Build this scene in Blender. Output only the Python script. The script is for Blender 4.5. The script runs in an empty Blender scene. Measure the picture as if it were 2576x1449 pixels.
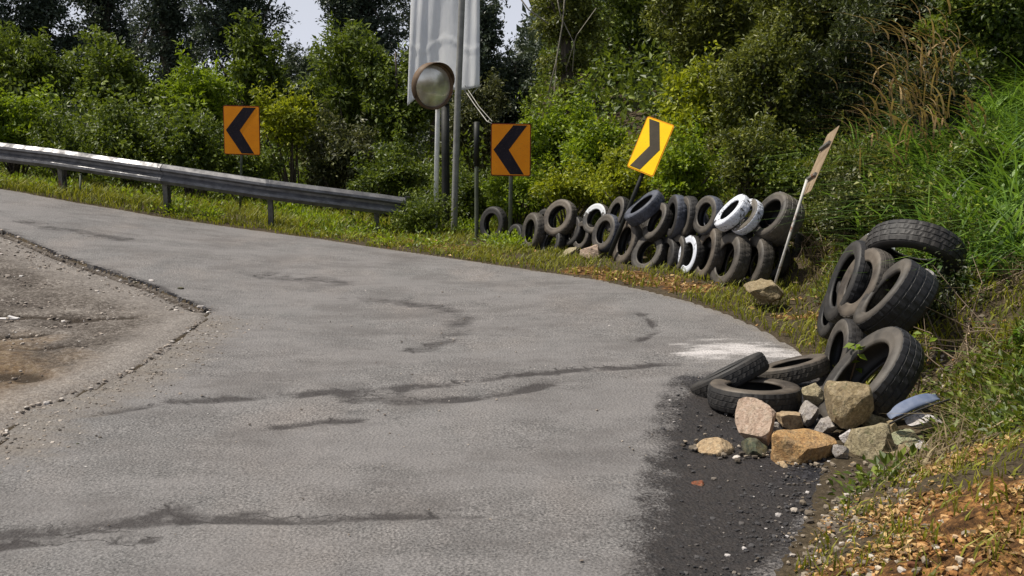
import bpy, math, random
import numpy as np
from mathutils import Vector, Matrix, Quaternion

# ------------------------------------------------------------------ camera, sky, sun, exposure
sc = bpy.context.scene
F, CU, CV = 2762.0, 1288.0, 724.5           # focal length and centre on a 2576 x 1449 picture
PITCH = math.radians(9.95); CAMH = 2.0
cam_d = bpy.data.cameras.new('camera'); cam = bpy.data.objects.new('camera', cam_d)
sc.collection.objects.link(cam); sc.camera = cam
cam_d.sensor_width = 36; cam_d.lens = 36 * F / 2576; cam_d.clip_start = 0.05; cam_d.clip_end = 3000
cam.location = (0, 0, CAMH); cam.rotation_euler = (math.pi / 2 - PITCH, 0, 0)
TO_SUN = Vector((-0.47, 0.07, 0.87)).normalized()
world = bpy.data.worlds.new('World'); sc.world = world; world.use_nodes = True
wn = world.node_tree.nodes; wl = world.node_tree.links; wn.clear()
sky = wn.new('ShaderNodeTexSky'); sky.sky_type = 'NISHITA'; sky.sun_disc = False
sky.sun_elevation = math.asin(TO_SUN.z); sky.sun_rotation = math.atan2(TO_SUN.x, TO_SUN.y)
sky.dust_density = 4.0; sky.air_density = 1.2; sky.ozone_density = 1.0
bg = wn.new('ShaderNodeBackground'); bg.inputs['Strength'].default_value = 0.06
wo = wn.new('ShaderNodeOutputWorld')
cn = wn.new('ShaderNodeTexNoise'); cn.inputs['Scale'].default_value = 2.2; cn.inputs['Detail'].default_value = 6
cr = wn.new('ShaderNodeValToRGB'); cr.color_ramp.elements[0].position = 0.45; cr.color_ramp.elements[1].position = 0.68
cr.color_ramp.elements[0].color = (0.0,) * 3 + (1,); cr.color_ramp.elements[1].color = (0.55,) * 3 + (1,)
mx = wn.new('ShaderNodeMixRGB'); mx.inputs[2].default_value = (12.0, 12.6, 14.4, 1)
tcw = wn.new('ShaderNodeTexCoord'); mpw = wn.new('ShaderNodeMapping'); mpw.inputs['Scale'].default_value = (1, 1, 2.5)
wl.new(tcw.outputs['Generated'], mpw.inputs[0]); wl.new(mpw.outputs[0], cn.inputs['Vector'])
wl.new(cn.outputs['Fac'], cr.inputs[0]); 
spw = wn.new('ShaderNodeSeparateXYZ'); wl.new(tcw.outputs['Generated'], spw.inputs[0])
hz = wn.new('ShaderNodeValToRGB'); hz.color_ramp.elements[0].position = 0.0; hz.color_ramp.elements[0].color = (.95,) * 3 + (1,)
hz.color_ramp.elements[1].position = 0.55; hz.color_ramp.elements[1].color = (0, 0, 0, 1); e_ = hz.color_ramp.elements.new(.2); e_.color = (.65,) * 3 + (1,)
wl.new(spw.outputs[2], hz.inputs[0])
mxx = wn.new('ShaderNodeMath'); mxx.operation = 'MAXIMUM'; wl.new(cr.outputs[0], mxx.inputs[0]); wl.new(hz.outputs[0], mxx.inputs[1]); wl.new(mxx.outputs[0], mx.inputs[0]); wl.new(sky.outputs[0], mx.inputs[1])
wl.new(mx.outputs[0], bg.inputs[0]); wl.new(bg.outputs[0], wo.inputs[0])
sun_d = bpy.data.lights.new('sun', 'SUN'); sun = bpy.data.objects.new('sun', sun_d); sc.collection.objects.link(sun)
sun_d.energy = 5.0; sun_d.angle = math.radians(0.5); sun_d.color = (1.0, 0.94, 0.84)
sun.rotation_euler = TO_SUN.to_track_quat('Z', 'Y').to_euler()
sc.view_settings.view_transform = 'Standard'; sc.view_settings.look = 'None'
sc.view_settings.gamma = 1; sc.view_settings.use_curve_mapping = False
sc.view_settings.exposure = 0.06
sc.render.engine = 'CYCLES'
sc.cycles.max_bounces = 6; sc.cycles.transparent_max_bounces = 8
sc.cycles.use_denoising = True

rng = np.random.default_rng(7)
random.seed(7)
COL = sc.collection

# ------------------------------------------------------------------ maths helpers
CP, SP = math.cos(PITCH), math.sin(PITCH)
def ray(u, v):
    a = (u - CU) / F; b = -(v - CV) / F
    return np.array([a, CP + b * SP, -SP + b * CP])
def at(u, v, Y):
    """the point seen at picture place u, v that lies Y metres ahead"""
    d = ray(u, v); t = Y / d[1]
    return np.array([0, 0, CAMH]) + d * t
def atz(u, v, z):
    d = ray(u, v); t = (z - CAMH) / d[2]
    return np.array([0, 0, CAMH]) + d * t
def ss(e0, e1, x):
    t = np.clip((x - e0) / (e1 - e0), 0, 1); return t * t * (3 - 2 * t)
def hash2(ix, iy, s):
    h = (ix * 374761393 + iy * 668265263 + s * 1442695041) & 0xFFFFFFFF
    h = ((h ^ (h >> 13)) * 1274126177) & 0xFFFFFFFF
    return ((h ^ (h >> 16)) & 0xFFFF) / 65535.0
def vnoise(x, y, s=0):
    ix = np.floor(x).astype(np.int64); iy = np.floor(y).astype(np.int64)
    fx = x - ix; fy = y - iy; fx = fx * fx * (3 - 2 * fx); fy = fy * fy * (3 - 2 * fy)
    a = hash2(ix, iy, s); b = hash2(ix + 1, iy, s); c = hash2(ix, iy + 1, s); d = hash2(ix + 1, iy + 1, s)
    return (a * (1 - fx) + b * fx) * (1 - fy) + (c * (1 - fx) + d * fx) * fy
def fbm(x, y, o=4, s=0):
    r = 0; a = 0.5
    for k in range(o):
        r = r + a * vnoise(x * 2 ** k, y * 2 ** k, s + k * 17); a *= 0.5
    return r
def seg_dist(px, py, poly):
    """distance to a polyline"""
    best = np.full(np.shape(px), 1e9)
    for (x0, y0), (x1, y1) in zip(poly[:-1], poly[1:]):
        dx, dy = x1 - x0, y1 - y0; L = dx * dx + dy * dy + 1e-12
        t = np.clip(((px - x0) * dx + (py - y0) * dy) / L, 0, 1)
        best = np.minimum(best, np.hypot(px - x0 - t * dx, py - y0 - t * dy))
    return best
def inside(px, py, poly):
    r = np.zeros(np.shape(px), bool); n = len(poly)
    for i in range(n):
        x0, y0 = poly[i]; x1, y1 = poly[(i + 1) % n]
        if y0 == y1: continue
        c = ((y0 > py) != (y1 > py)) & (px < (x1 - x0) * (py - y0) / (y1 - y0) + x0)
        r ^= c
    return r

# ------------------------------------------------------------------ lie of the land
ctl = []
for u, v, Y in [(138, 484, 17.6), (405, 537, 17.0), (675, 573, 16.9), (948, 592, 17.2)]:
    ctl.append(at(u, v, Y))
for u, v, z in [(0, 475, .46), (-250, 440, .72), (0, 580, .32), (300, 690, .10), (530, 780, 0), (0, 800, .16), (0, 1130, .04),
                (1142, 585, -.17), (1230, 607, -.13), (1550, 665, -.03), (1800, 722, 0), (1950, 760, 0), (2080, 1000, 0), (1990, 1449, 0),
                (600, 1449, 0), (1400, 1449, 0), (1200, 900, 0), (1000, 720, -.05), (700, 640, .02), (0, 1449, 0)]:
    ctl.append(atz(u, v, z))
for p in [(-22, 24, .9), (-22, 8, .6), (-8, 0, .1), (8, 2, 0), (10, 12, 0), (8, 26, -.1), (-5, 28, 0)]:
    ctl.append(np.array(p, float))
ctl = np.array(ctl)
def _phi(r2): return 0.5 * r2 * np.log(r2 + 1e-9)
_n = len(ctl)
_K = _phi((ctl[:, None, 0] - ctl[None, :, 0]) ** 2 + (ctl[:, None, 1] - ctl[None, :, 1]) ** 2) + np.eye(_n) * 1.5
_P = np.c_[np.ones(_n), ctl[:, :2]]
_A = np.block([[_K, _P], [_P.T, np.zeros((3, 3))]])
_w = np.linalg.solve(_A, np.r_[ctl[:, 2], np.zeros(3)])
def T0(x, y):
    x = np.asarray(x, float); y = np.asarray(y, float)
    cx = np.clip(x, -24, 12); cy = np.clip(y, -4, 30)
    r = _w[_n] + _w[_n + 1] * cx + _w[_n + 2] * cy
    for i in range(_n):
        r = r + _w[i] * _phi((cx - ctl[i, 0]) ** 2 + (cy - ctl[i, 1]) ** 2)
    far = ss(20, 60, np.hypot(x, y))
    return r * (1 - far)
def hit0(u, v):
    z = 0.0
    for _ in range(40):
        p = atz(u, v, z); z = 0.5 * z + 0.5 * float(T0(p[0], p[1]))
    return p
def W(pts): return [tuple(hit0(u, v)[:2]) for u, v in pts]

outer = W([(0, 476), (100, 494), (200, 512), (300, 528), (405, 547), (540, 566), (670, 584), (810, 602), (950, 624), (1080, 642), (1200, 660), (1350, 682),
           (1500, 704), (1640, 735), (1750, 764), (1850, 800), (1930, 838), (2000, 878), (2070, 930), (2110, 1010),
           (2110, 1100), (2080, 1210), (2050, 1300), (1990, 1390), (1950, 1449), (1930, 1600)])
inner_hi = W([(0, 578), (60, 600), (150, 640), (300, 690), (380, 716), (440, 742), (530, 782)])
inner_lo = W([(505, 815), (460, 850), (400, 895), (330, 940), (240, 978), (150, 1012), (80, 1030), (40, 1060), (0, 1120)])
def ext(a, b, L):
    a = np.array(a); b = np.array(b); d = (a - b) / np.linalg.norm(a - b); return tuple(a + d * L)
lo_far = ext(outer[0], outer[2], 22); li_far = ext(inner_hi[0], inner_hi[2], 22)
ROAD = [lo_far] + outer + [(1.9, -1), (1.9, -8), (-9, -8), (-8.5, 3.2), (-4.6, 5.2)] + inner_lo[::-1] + inner_hi[::-1] + [li_far]
DIRT = inner_hi + inner_lo + [(-4.6, 5.2), (-8.5, 3.2), (-40, 3), (-40, 30), li_far]
rail_pts = [at(138, 484, 17.6), at(405, 537, 17.0), at(675, 573, 16.9), at(948, 592, 17.2)]
toe = [(-60, 44), (-24, 26.5), tuple(at(-200, 440, 19.8)[:2])] + [(p[0] + .1, p[1] + 1.3) for p in rail_pts] + W([(1130, 560), (1230, 590), (1330, 598), (1500, 622), (1650, 652), (1850, 700),
       (2010, 730), (2070, 790), (2120, 880), (2200, 960), (2330, 1010), (2380, 1080), (2310, 1160), (2200, 1210), (2110, 1260), (2050, 1340), (1995, 1449), (1960, 1600)]) + [(2.1, -2), (2.3, -40)]
OUT = toe + [(900, -40), (900, 900), (-900, 900), (-900, 60)]
def T(x, y):
    x = np.asarray(x, float); y = np.asarray(y, float)
    z = T0(x, y)
    o = inside(x, y, OUT); d = np.where(o, seg_dist(x, y, toe), 0)
    w = ss(-0.8, 1.6, x - 0.0 * y)
    near = 1 - ss(5.5, 8.0, y)
    bank_mid = 0.72 * (1 - np.exp(-d / 0.75)) + 0.20 * np.minimum(d, 14)
    bank_near = 0.36 * np.minimum(d, 3) + 0.25 * np.minimum(d, 14)
    bank = bank_mid * (1 - near) + bank_near * near
    drop = 1.3 * ss(0.3, 6.0, d)
    z = z + w * bank - (1 - w) * drop
    z = z + o * (fbm(x * 1.3, y * 1.3, 4, 5) - .47) * 0.30 * ss(0, 1.0, d)
    rr = np.hypot(x, y)
    return z
def hit(u, v, tmax=60):
    d = ray(u, v); t = np.concatenate([np.arange(2.5, 25, .01), np.arange(25, tmax, .05)])
    P = np.array([0, 0, CAMH])[None] + d[None] * t[:, None]
    g = P[:, 2] - T(P[:, 0], P[:, 1]); k = np.argmax(g < 0)
    return P[k] if g.min() < 0 else P[-1]

# ------------------------------------------------------------------ object helpers
def tag(o, label=None, cat=None, group=None, kind=None):
    if label: o['label'] = label
    if cat: o['category'] = cat
    if group: o['group'] = group
    if kind: o['kind'] = kind
    return o
def empty(name, loc, label, cat, group=None):
    o = bpy.data.objects.new(name, None); COL.objects.link(o); o.location = loc; o.empty_display_size = .1
    return tag(o, label, cat, group)
def link(name, me, mat=None, parent=None):
    o = bpy.data.objects.new(name, me); COL.objects.link(o)
    if mat is not None:
        if len(me.materials) == 0: me.materials.append(mat)
        if me.materials[0] != mat:
            o.material_slots[0].link = 'OBJECT'; o.material_slots[0].material = mat
    if parent: o.parent = parent
    return o
def np_mesh(name, V, Q, smooth=False, attrs=None):
    """mesh from an N x 3 array and an M x k array of faces"""
    me = bpy.data.meshes.new(name); V = np.asarray(V, np.float32); Q = np.asarray(Q, np.int32)
    k = Q.shape[1]; m = len(Q)
    me.vertices.add(len(V)); me.vertices.foreach_set('co', V.ravel())
    me.loops.add(m * k); me.loops.foreach_set('vertex_index', Q.ravel())
    me.polygons.add(m); me.polygons.foreach_set('loop_start', np.arange(0, m * k, k, dtype=np.int32))
    me.polygons.foreach_set('loop_total', np.full(m, k, np.int32))
    me.polygons.foreach_set('use_smooth', np.full(m, smooth, bool))
    for an, av in (attrs or {}).items():
        a = me.attributes.new(an, 'FLOAT', 'POINT'); a.data.foreach_set('value', np.asarray(av, np.float32).ravel())
    me.update(calc_edges=True); return me
class MB:
    def __init__(s): s.v = []; s.f = []; s.sm = []
    def add(s, V, Fs, smooth=False):
        n = len(s.v); s.v += [tuple(map(float, p)) for p in V]; s.f += [tuple(i + n for i in f) for f in Fs]; s.sm += [smooth] * len(Fs)
    def box(s, c, size, R=None, bevel=0):
        x, y, z = [k / 2 for k in size]
        V = np.array([(a * x, b * y, e * z) for a in (-1, 1) for b in (-1, 1) for e in (-1, 1)])
        if R is not None: V = V @ np.array(R).T
        V = V + np.array(c)
        s.add(V, [(0, 1, 3, 2), (4, 6, 7, 5), (0, 4, 5, 1), (2, 3, 7, 6), (0, 2, 6, 4), (1, 5, 7, 3)])
    def tube(s, pts, r, n=8, caps=True):
        pts = [np.array(p, float) for p in pts]; m = len(pts)
        rs = r if hasattr(r, '__len__') else [r] * m
        V = []; up = np.array([0.13, 0.21, 0.97])
        for i, p in enumerate(pts):
            d = pts[min(i + 1, m - 1)] - pts[max(i - 1, 0)]; d /= np.linalg.norm(d) + 1e-9
            a = np.cross(d, up)
            if np.linalg.norm(a) < .2: a = np.cross(d, [1, 0, 0])
            a /= np.linalg.norm(a); b = np.cross(d, a)
            for k in range(n):
                t = 2 * math.pi * k / n; V.append(p + rs[i] * (math.cos(t) * a + math.sin(t) * b))
        Fs = [(i * n + k, i * n + (k + 1) % n, (i + 1) * n + (k + 1) % n, (i + 1) * n + k) for i in range(m - 1) for k in range(n)]
        if caps: Fs += [tuple(range(n))[::-1], tuple((m - 1) * n + k for k in range(n))]
        s.add(V, Fs, True)
    def prism(s, poly, z0, z1):
        """outline in local x, z raised along local y"""
        n = len(poly)
        V = [(x, z0, z) for x, z in poly] + [(x, z1, z) for x, z in poly]
        s.add(V, [tuple(range(n)), tuple(range(n, 2 * n))[::-1]] + [(i, i + n, (i + 1) % n + n, (i + 1) % n) for i in range(n)])
    def build(s, name, mat, parent=None):
        me = bpy.data.meshes.new(name); me.from_pydata(s.v, [], s.f); me.polygons.foreach_set('use_smooth', s.sm); me.update()
        return link(name, me, mat, parent)
def cross_thin_gap(): pass

# ------------------------------------------------------------------ materials
MATS = {}
class NB:
    """small node-building helper"""
    def __init__(s, name):
        s.m = bpy.data.materials.new(name); s.m.use_nodes = True; s.t = s.m.node_tree; s.n = s.t.nodes; s.n.clear()
        s.out = s.n.new('ShaderNodeOutputMaterial'); s.b = s.n.new('ShaderNodeBsdfPrincipled'); s.t.links.new(s.b.outputs[0], s.out.inputs[0])
        s.tc = s.n.new('ShaderNodeTexCoord'); MATS[name] = s.m
    def l(s, a, b): s.t.links.new(a, b)
    def coord(s, kind='Object', scale=None):
        o = s.tc.outputs[kind]
        if scale:
            mp = s.n.new('ShaderNodeMapping'); mp.inputs['Scale'].default_value = scale; s.l(o, mp.inputs[0]); o = mp.outputs[0]
        return o
    def noise(s, scale, detail=4, rough=.55, kind='Object', st=None, dist=0):
        t = s.n.new('ShaderNodeTexNoise'); t.inputs['Scale'].default_value = scale; t.inputs['Detail'].default_value = detail
        t.inputs['Roughness'].default_value = rough; t.inputs['Distortion'].default_value = dist
        s.l(s.coord(kind, st), t.inputs['Vector']); return t.outputs['Fac']
    def vor(s, scale, kind='Object', feat='F1', out='Distance', st=None):
        t = s.n.new('ShaderNodeTexVoronoi'); t.inputs['Scale'].default_value = scale; t.feature = feat
        s.l(s.coord(kind, st), t.inputs['Vector']); return t.outputs[out]
    def ramp(s, f, stops):
        r = s.n.new('ShaderNodeValToRGB'); e = r.color_ramp.elements
        while len(e) < len(stops): e.new(.5)
        for k, (p, c) in enumerate(stops):
            e[k].position = p; e[k].color = (tuple(c) if hasattr(c, '__len__') else (c,) * 3) + (1,)
        s.l(f, r.inputs[0]); return r.outputs[0]
    def mix(s, f, a, b, mode='MIX'):
        m = s.n.new('ShaderNodeMixRGB'); m.blend_type = mode
        for k, x in ((0, f), (1, a), (2, b)):
            if hasattr(x, 'links') or hasattr(x, 'is_linked'): s.l(x, m.inputs[k])
            elif hasattr(x, '__len__'): m.inputs[k].default_value = tuple(x) + (1,)
            elif k: m.inputs[k].default_value = (x, x, x, 1)
            else: m.inputs[0].default_value = x
        return m.outputs[0]
    def math(s, op, a, b=0.0, clamp=False):
        m = s.n.new('ShaderNodeMath'); m.operation = op; m.use_clamp = clamp
        for k, x in ((0, a), (1, b)):
            if hasattr(x, 'is_linked'): s.l(x, m.inputs[k])
            else: m.inputs[k].default_value = x
        return m.outputs[0]
    def attr(s, name):
        a = s.n.new('ShaderNodeAttribute'); a.attribute_name = name; return a.outputs['Fac']
    def bump(s, h, strength=.5, dist=.02):
        b = s.n.new('ShaderNodeBump'); b.inputs['Strength'].default_value = strength; b.inputs['Distance'].default_value = dist
        s.l(h, b.inputs['Height']); s.l(b.outputs[0], s.b.inputs['Normal'])
    def col(s, c):
        if hasattr(c, 'is_linked'): s.l(c, s.b.inputs['Base Color'])
        else: s.b.inputs['Base Color'].default_value = tuple(c) + (1,)
    def rough(s, r):
        if hasattr(r, 'is_linked'): s.l(r, s.b.inputs['Roughness'])
        else: s.b.inputs['Roughness'].default_value = r
    def island(s):
        g = s.n.new('ShaderNodeNewGeometry'); return g.outputs['Random Per Island']

def foliage_mat(name, dark, mid, light, rough=.5, trans=.35):
    b = NB(name); r = b.island()
    c = b.ramp(r, [(0, dark), (.55, mid), (1, light)])
    big = b.noise(1.1, 2); c = b.mix(b.ramp(big, [(.35, 0.0), (.7, .55)]), c, b.mix(.5, c, light))
    b.col(c); b.rough(rough); b.b.inputs['Specular IOR Level'].default_value = .45
    tr = b.n.new('ShaderNodeBsdfTranslucent'); c2 = b.mix(.5, c, (light[0] * 1.3, light[1] * 1.4, light[2] * .6)); b.l(c2, tr.inputs[0])
    ms = b.n.new('ShaderNodeMixShader'); ms.inputs[0].default_value = trans
    b.l(b.b.outputs[0], ms.inputs[1]); b.l(tr.outputs[0], ms.inputs[2]); b.l(ms.outputs[0], b.out.inputs[0])
    return b.m
LEAF = {
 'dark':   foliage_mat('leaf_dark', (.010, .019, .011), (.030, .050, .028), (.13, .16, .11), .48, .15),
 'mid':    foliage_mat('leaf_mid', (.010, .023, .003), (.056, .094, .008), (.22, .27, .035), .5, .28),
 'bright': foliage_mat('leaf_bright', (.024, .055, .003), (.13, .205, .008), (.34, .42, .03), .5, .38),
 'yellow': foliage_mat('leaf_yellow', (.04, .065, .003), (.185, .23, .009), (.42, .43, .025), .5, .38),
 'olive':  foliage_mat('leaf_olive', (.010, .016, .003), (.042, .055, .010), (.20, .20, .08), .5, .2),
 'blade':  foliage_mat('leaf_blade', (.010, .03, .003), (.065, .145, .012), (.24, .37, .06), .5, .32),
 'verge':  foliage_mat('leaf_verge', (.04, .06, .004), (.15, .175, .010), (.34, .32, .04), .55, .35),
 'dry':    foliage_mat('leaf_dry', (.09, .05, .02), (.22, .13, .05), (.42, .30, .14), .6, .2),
 'deep':  foliage_mat('leaf_shade', (.006, .010, .003), (.022, .034, .006), (.11, .13, .03), .5, .15),  # near-black leaf colour with the shade of dark thickets put into it
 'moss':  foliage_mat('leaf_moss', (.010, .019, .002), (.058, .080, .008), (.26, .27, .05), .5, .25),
 'straw':  foliage_mat('leaf_straw', (.04, .025, .012), (.13, .09, .045), (.34, .27, .15), .7, .1),
 'litter': foliage_mat('leaf_litter', (.03, .014, .005), (.24, .12, .03), (.60, .42, .18), .65, .12),
}
def simple(name, c0, c1, scale=6, rough=.7, bump=.2, bd=.01, metal=0, st=None):
    b = NB(name); n = b.noise(scale, 6, st=st); b.col(b.ramp(n, [(.3, c0), (.7, c1)])); b.rough(rough); b.b.inputs['Metallic'].default_value = metal
    if bump: b.bump(b.noise(scale * 5, 5), bump, bd)
    return b.m
M_bark = simple('bark', (.05, .038, .028), (.15, .12, .09), 9, .9, .6, .02, st=(1, 1, .25))
M_bark_pale = simple('bark_pale', (.18, .16, .12), (.34, .31, .25), 9, .9, .4, .02)
M_twig = simple('dry_twig_bark', (.12, .08, .05), (.30, .23, .16), 12, .9, 0)

def rust_metal(name, base, base2, rust_amt=.62, rough=.55, metal=.3):
    b = NB(name); n = b.noise(4, 8, .65); f = b.noise(30, 4)
    c = b.ramp(b.noise(9, 5), [(.3, base), (.7, base2)])
    c = b.mix(b.ramp(n, [(rust_amt, 0.0), (rust_amt + .06, 1.0)]), c, b.ramp(f, [(.3, (.10, .04, .02)), (.7, (.25, .11, .05))]))
    b.col(c); b.rough(b.ramp(n, [(.4, rough), (.7, .85)])); b.b.inputs['Metallic'].default_value = metal; b.bump(f, .15, .003); return b.m
M_galv = rust_metal('galvanised_steel', (.11, .108, .112), (.21, .208, .21), .70, .36, .45)
M_post_steel = rust_metal('weathered_post_steel', (.08, .08, .075), (.19, .18, .16), .6, .65, .4)
M_pole_grey = rust_metal('grey_pole_paint', (.19, .19, .18), (.30, .30, .28), .68, .6, .2)
M_pole_white = rust_metal('white_pole_paint', (.70, .71, .70), (.86, .86, .84), .64, .55, .0)
M_pole_dark = rust_metal('dark_pole_paint', (.006, .007, .006), (.018, .020, .016), .7, .55, .1)
M_pole_green = rust_metal('green_grey_pole_paint', (.06, .075, .05), (.13, .14, .10), .62, .65, .1)

def sign_face(name, c, c2):
    b = NB(name); n = b.noise(5, 6); c_ = b.ramp(n, [(.3, c), (.75, c2)])
    c_ = b.mix(b.ramp(b.noise(60, 3), [(.58, 0.0), (.72, .35)]), c_, (.15, .10, .06)); b.col(c_); b.rough(.6); b.b.inputs['Specular IOR Level'].default_value = .15; return b.m
M_orange = sign_face('orange_sheeting', (.88, .31, .012), (.78, .25, .010))
M_yellow = sign_face('yellow_sheeting', (.90, .60, .010), (.84, .52, .008))
M_black = sign_face('black_sheeting', (.010, .008, .014), (.022, .018, .026))
M_greychev = sign_face('faded_grey_sheeting', (.045, .038, .028), (.075, .064, .045))
M_rim = sign_face('dark_red_edge', (.10, .02, .012), (.16, .04, .02))
M_signback = simple('bare_sign_back', (.20, .14, .085), (.36, .27, .17), 8, .6, .2, .003, .1)
M_orange_rim = sign_face('orange_edge', (.70, .30, .01), (.55, .20, .01))

def rubber(name, c0, c1, pale_tint=(.20, .165, .12), damt=.5, paint=None, pthr=.5, pmask=None, rough=.62):  # rubber with dust settled in blotches, optionally painted
    b = NB(name); n = b.noise(3.2, 6, .6); c = b.ramp(b.noise(14, 5), [(.3, c0), (.7, c1)])
    c = b.mix(b.math('MULTIPLY', b.ramp(n, [(.38, 0.0), (.72, 1.0)]), damt), c, pale_tint)
    if paint:
        pn = b.noise(7, 7, .7)
        if pmask:
            sp = b.n.new('ShaderNodeSeparateXYZ'); b.l(b.tc.outputs['Object'], sp.inputs[0])
            g = b.math('ADD', b.math('MULTIPLY', sp.outputs[0], pmask[0]), b.math('MULTIPLY', sp.outputs[1], pmask[1]))
            pn = b.math('ADD', pn, b.math('ADD', g, pmask[2]))
        k = b.ramp(pn, [(pthr - .03, 0.0), (pthr + .03, 1.0)]); c = b.mix(k, c, b.mix(b.noise(25, 3), paint, tuple(q * .8 for q in paint)))
    b.col(c); b.rough(rough); b.bump(b.noise(55, 4), .25, .004); return b.m
R_dark = rubber('rubber_dark', (.007, .007, .008), (.019, .018, .018), pale_tint=(.13, .11, .085), damt=.22)
R_black = rubber('rubber_black', (.005, .005, .006), (.014, .014, .015), pale_tint=(.10, .085, .07), damt=.14, rough=.5)
R_dusty = rubber('rubber_dusty', (.016, .014, .012), (.042, .037, .032), pale_tint=(.17, .145, .115), damt=.55)
R_brown = rubber('rubber_brown', (.024, .018, .013), (.060, .047, .036), pale_tint=(.20, .165, .125), damt=.62)
R_blue = rubber('rubber_bluish', (.014, .017, .025), (.045, .054, .078), pale_tint=(.17, .18, .22), damt=.5)
R_white = rubber('rubber_white_paint', (.03, .03, .035), (.06, .06, .07), damt=.4, paint=(.66, .69, .76), pthr=.44)
R_half = rubber('rubber_half_white_paint', (.03, .03, .03), (.07, .065, .06), damt=.6, paint=(.68, .70, .74), pthr=.55, pmask=(-1.3, 0, 0))
R_top = rubber('rubber_worn_white_paint', (.03, .03, .03), (.06, .055, .05), damt=.6, paint=(.60, .62, .64), pthr=.62, pmask=(0, 1.1, 0))
R_blueplate = rubber('rubber_blue_strip', (.07, .10, .18), (.15, .19, .29), pale_tint=(.26, .26, .26), damt=.45)

def stone(name, cs, scale=5, moss=0):
    b = NB(name); n = b.noise(scale * 7, 8, .65, dist=.6); c = b.ramp(n, [(.28, cs[0]), (.5, cs[1]), (.72, cs[2])])
    c = b.mix(b.ramp(b.noise(230, 3), [(.56, 0.0), (.72, .6)]), c, tuple(q * .4 for q in cs[0]))
    if moss: c = b.mix(b.ramp(b.noise(30, 5), [(.62 - .25 * moss, 0.0), (.72 - .2 * moss, .9)]), c, (.085, .10, .025))
    c = b.mix(b.ramp(b.noise(14, 5, .7), [(.45, 0.0), (.7, .55)]), c, (.27, .215, .145)); c = b.mix(b.ramp(b.noise(60, 6, .75), [(.50, 0.0), (.62, .6)]), c, (.09, .07, .045))
    b.col(c); b.rough(.88); b.bump(b.math('ADD', b.noise(34, 8, .65), b.math('MULTIPLY', b.noise(200, 4), .15)), .8, .02); return b.m
S = {
 'orange': stone('stone_orange', [(.26, .13, .05), (.48, .28, .11), (.60, .42, .20)]),
 'pink': stone('stone_pink', [(.30, .20, .14), (.46, .34, .26), (.55, .45, .36)]),
 'tan': stone('stone_tan', [(.22, .14, .08), (.42, .30, .17), (.56, .44, .28)]),
 'brown': stone('stone_brown', [(.12, .085, .04), (.25, .19, .10), (.44, .36, .23)], moss=.1),
 'olive': stone('stone_olive', [(.16, .13, .07), (.32, .27, .16), (.48, .42, .28)], moss=.25),
 'grey': stone('stone_grey', [(.20, .18, .17), (.34, .31, .29), (.46, .44, .41)]),
 'white': stone('stone_white', [(.36, .34, .33), (.56, .53, .52), (.70, .67, .66)]),
 'green': stone('stone_green', [(.20, .21, .12), (.34, .36, .22), (.44, .46, .31)], moss=.15),
 'dark': stone('stone_dark_green', [(.025, .03, .02), (.05, .06, .035), (.14, .16, .10)], moss=.4),
 'redbrown': stone('stone_red_brown', [(.14, .04, .02), (.28, .09, .04), (.36, .18, .10)]),
}
# asphalt
b = NB('asphalt')
fine = b.noise(70, 4, .8, 'Object'); grit = b.vor(55); big = b.noise(.55, 5, .6); mid = b.noise(3.2, 8, .7, st=(.8, 1.3, 1))
c = b.ramp(mid, [(.25, (.108, .101, .098)), (.5, (.162, .152, .147)), (.78, (.222, .209, .202))])
c = b.mix(b.ramp(big, [(.35, .0), (.65, .42)]), c, (.165, .166, .164))
c = b.mix(b.ramp(b.noise(.9, 3, st=(1.3, .6, 1)), [(.5, .0), (.72, .5)]), c, (.255, .225, .205))
worn = b.ramp(b.math('ADD', b.noise(.8, 4, .6, st=(.8, 1.4, 1)), b.math('MULTIPLY', b.math('SUBTRACT', mid, .5), .3)), [(.44, 0.0), (.58, 1.0)])
c = b.mix(b.math('MULTIPLY', worn, .5), c, (.205, .194, .190))
c = b.mix(b.mix(worn, .9, .30), c, b.mix(1.0, c, b.ramp(fine, [(.36, .25), (.5, 1.0), (.64, 1.75)]), 'MULTIPLY'))
c = b.mix(b.math('MULTIPLY', b.ramp(b.noise(1.1, 7, .72, st=(.85, 1.2, 1)), [(.49, 0.0), (.64, .6)]), 1.0), c, (.105, .096, .092))
c = b.mix(b.ramp(grit, [(.05, .30), (.22, .0)]), c, (.36, .34, .31))
sp_ = b.noise(26, 3, .7); c = b.mix(b.ramp(sp_, [(.66, 0.0), (.74, .75)]), c, (.05, .045, .042))
brk = b.noise(5.5, 6, .7, st=(.6, 1.6, 1)); brk2 = b.noise(22, 4, .7)
def masked(a, lo, hi, n):
    return b.ramp(b.math('ADD', b.math('MULTIPLY', b.attr(a), 1.0), b.math('MULTIPLY', b.math('SUBTRACT', n, .5), 1.1)), [(lo, 0.0), (hi, 1.0)])
patch = b.ramp(b.math('ADD', b.attr('fresh'), b.math('ADD', b.math('MULTIPLY', b.math('SUBTRACT', b.noise(3.5, 5, .6), .5), .9), b.math('MULTIPLY', b.math('SUBTRACT', b.noise(60, 4, .85), .5), 1.1))), [(.42, 0.0), (.62, 1.0)])
freshc = b.mix(b.ramp(sp_, [(.52, 0.0), (.62, .85)]), b.ramp(b.noise(9, 5), [(.3, (.005, .005, .007)), (.7, (.018, .017, .022))]), (.042, .041, .048))
freshc = b.mix(b.ramp(b.attr('muddy'), [(.2, 0.0), (.9, .8)]), freshc, b.ramp(brk2, [(.3, (.014, .012, .011)), (.7, (.042, .034, .029))]))
c = b.mix(patch, c, freshc)
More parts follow.
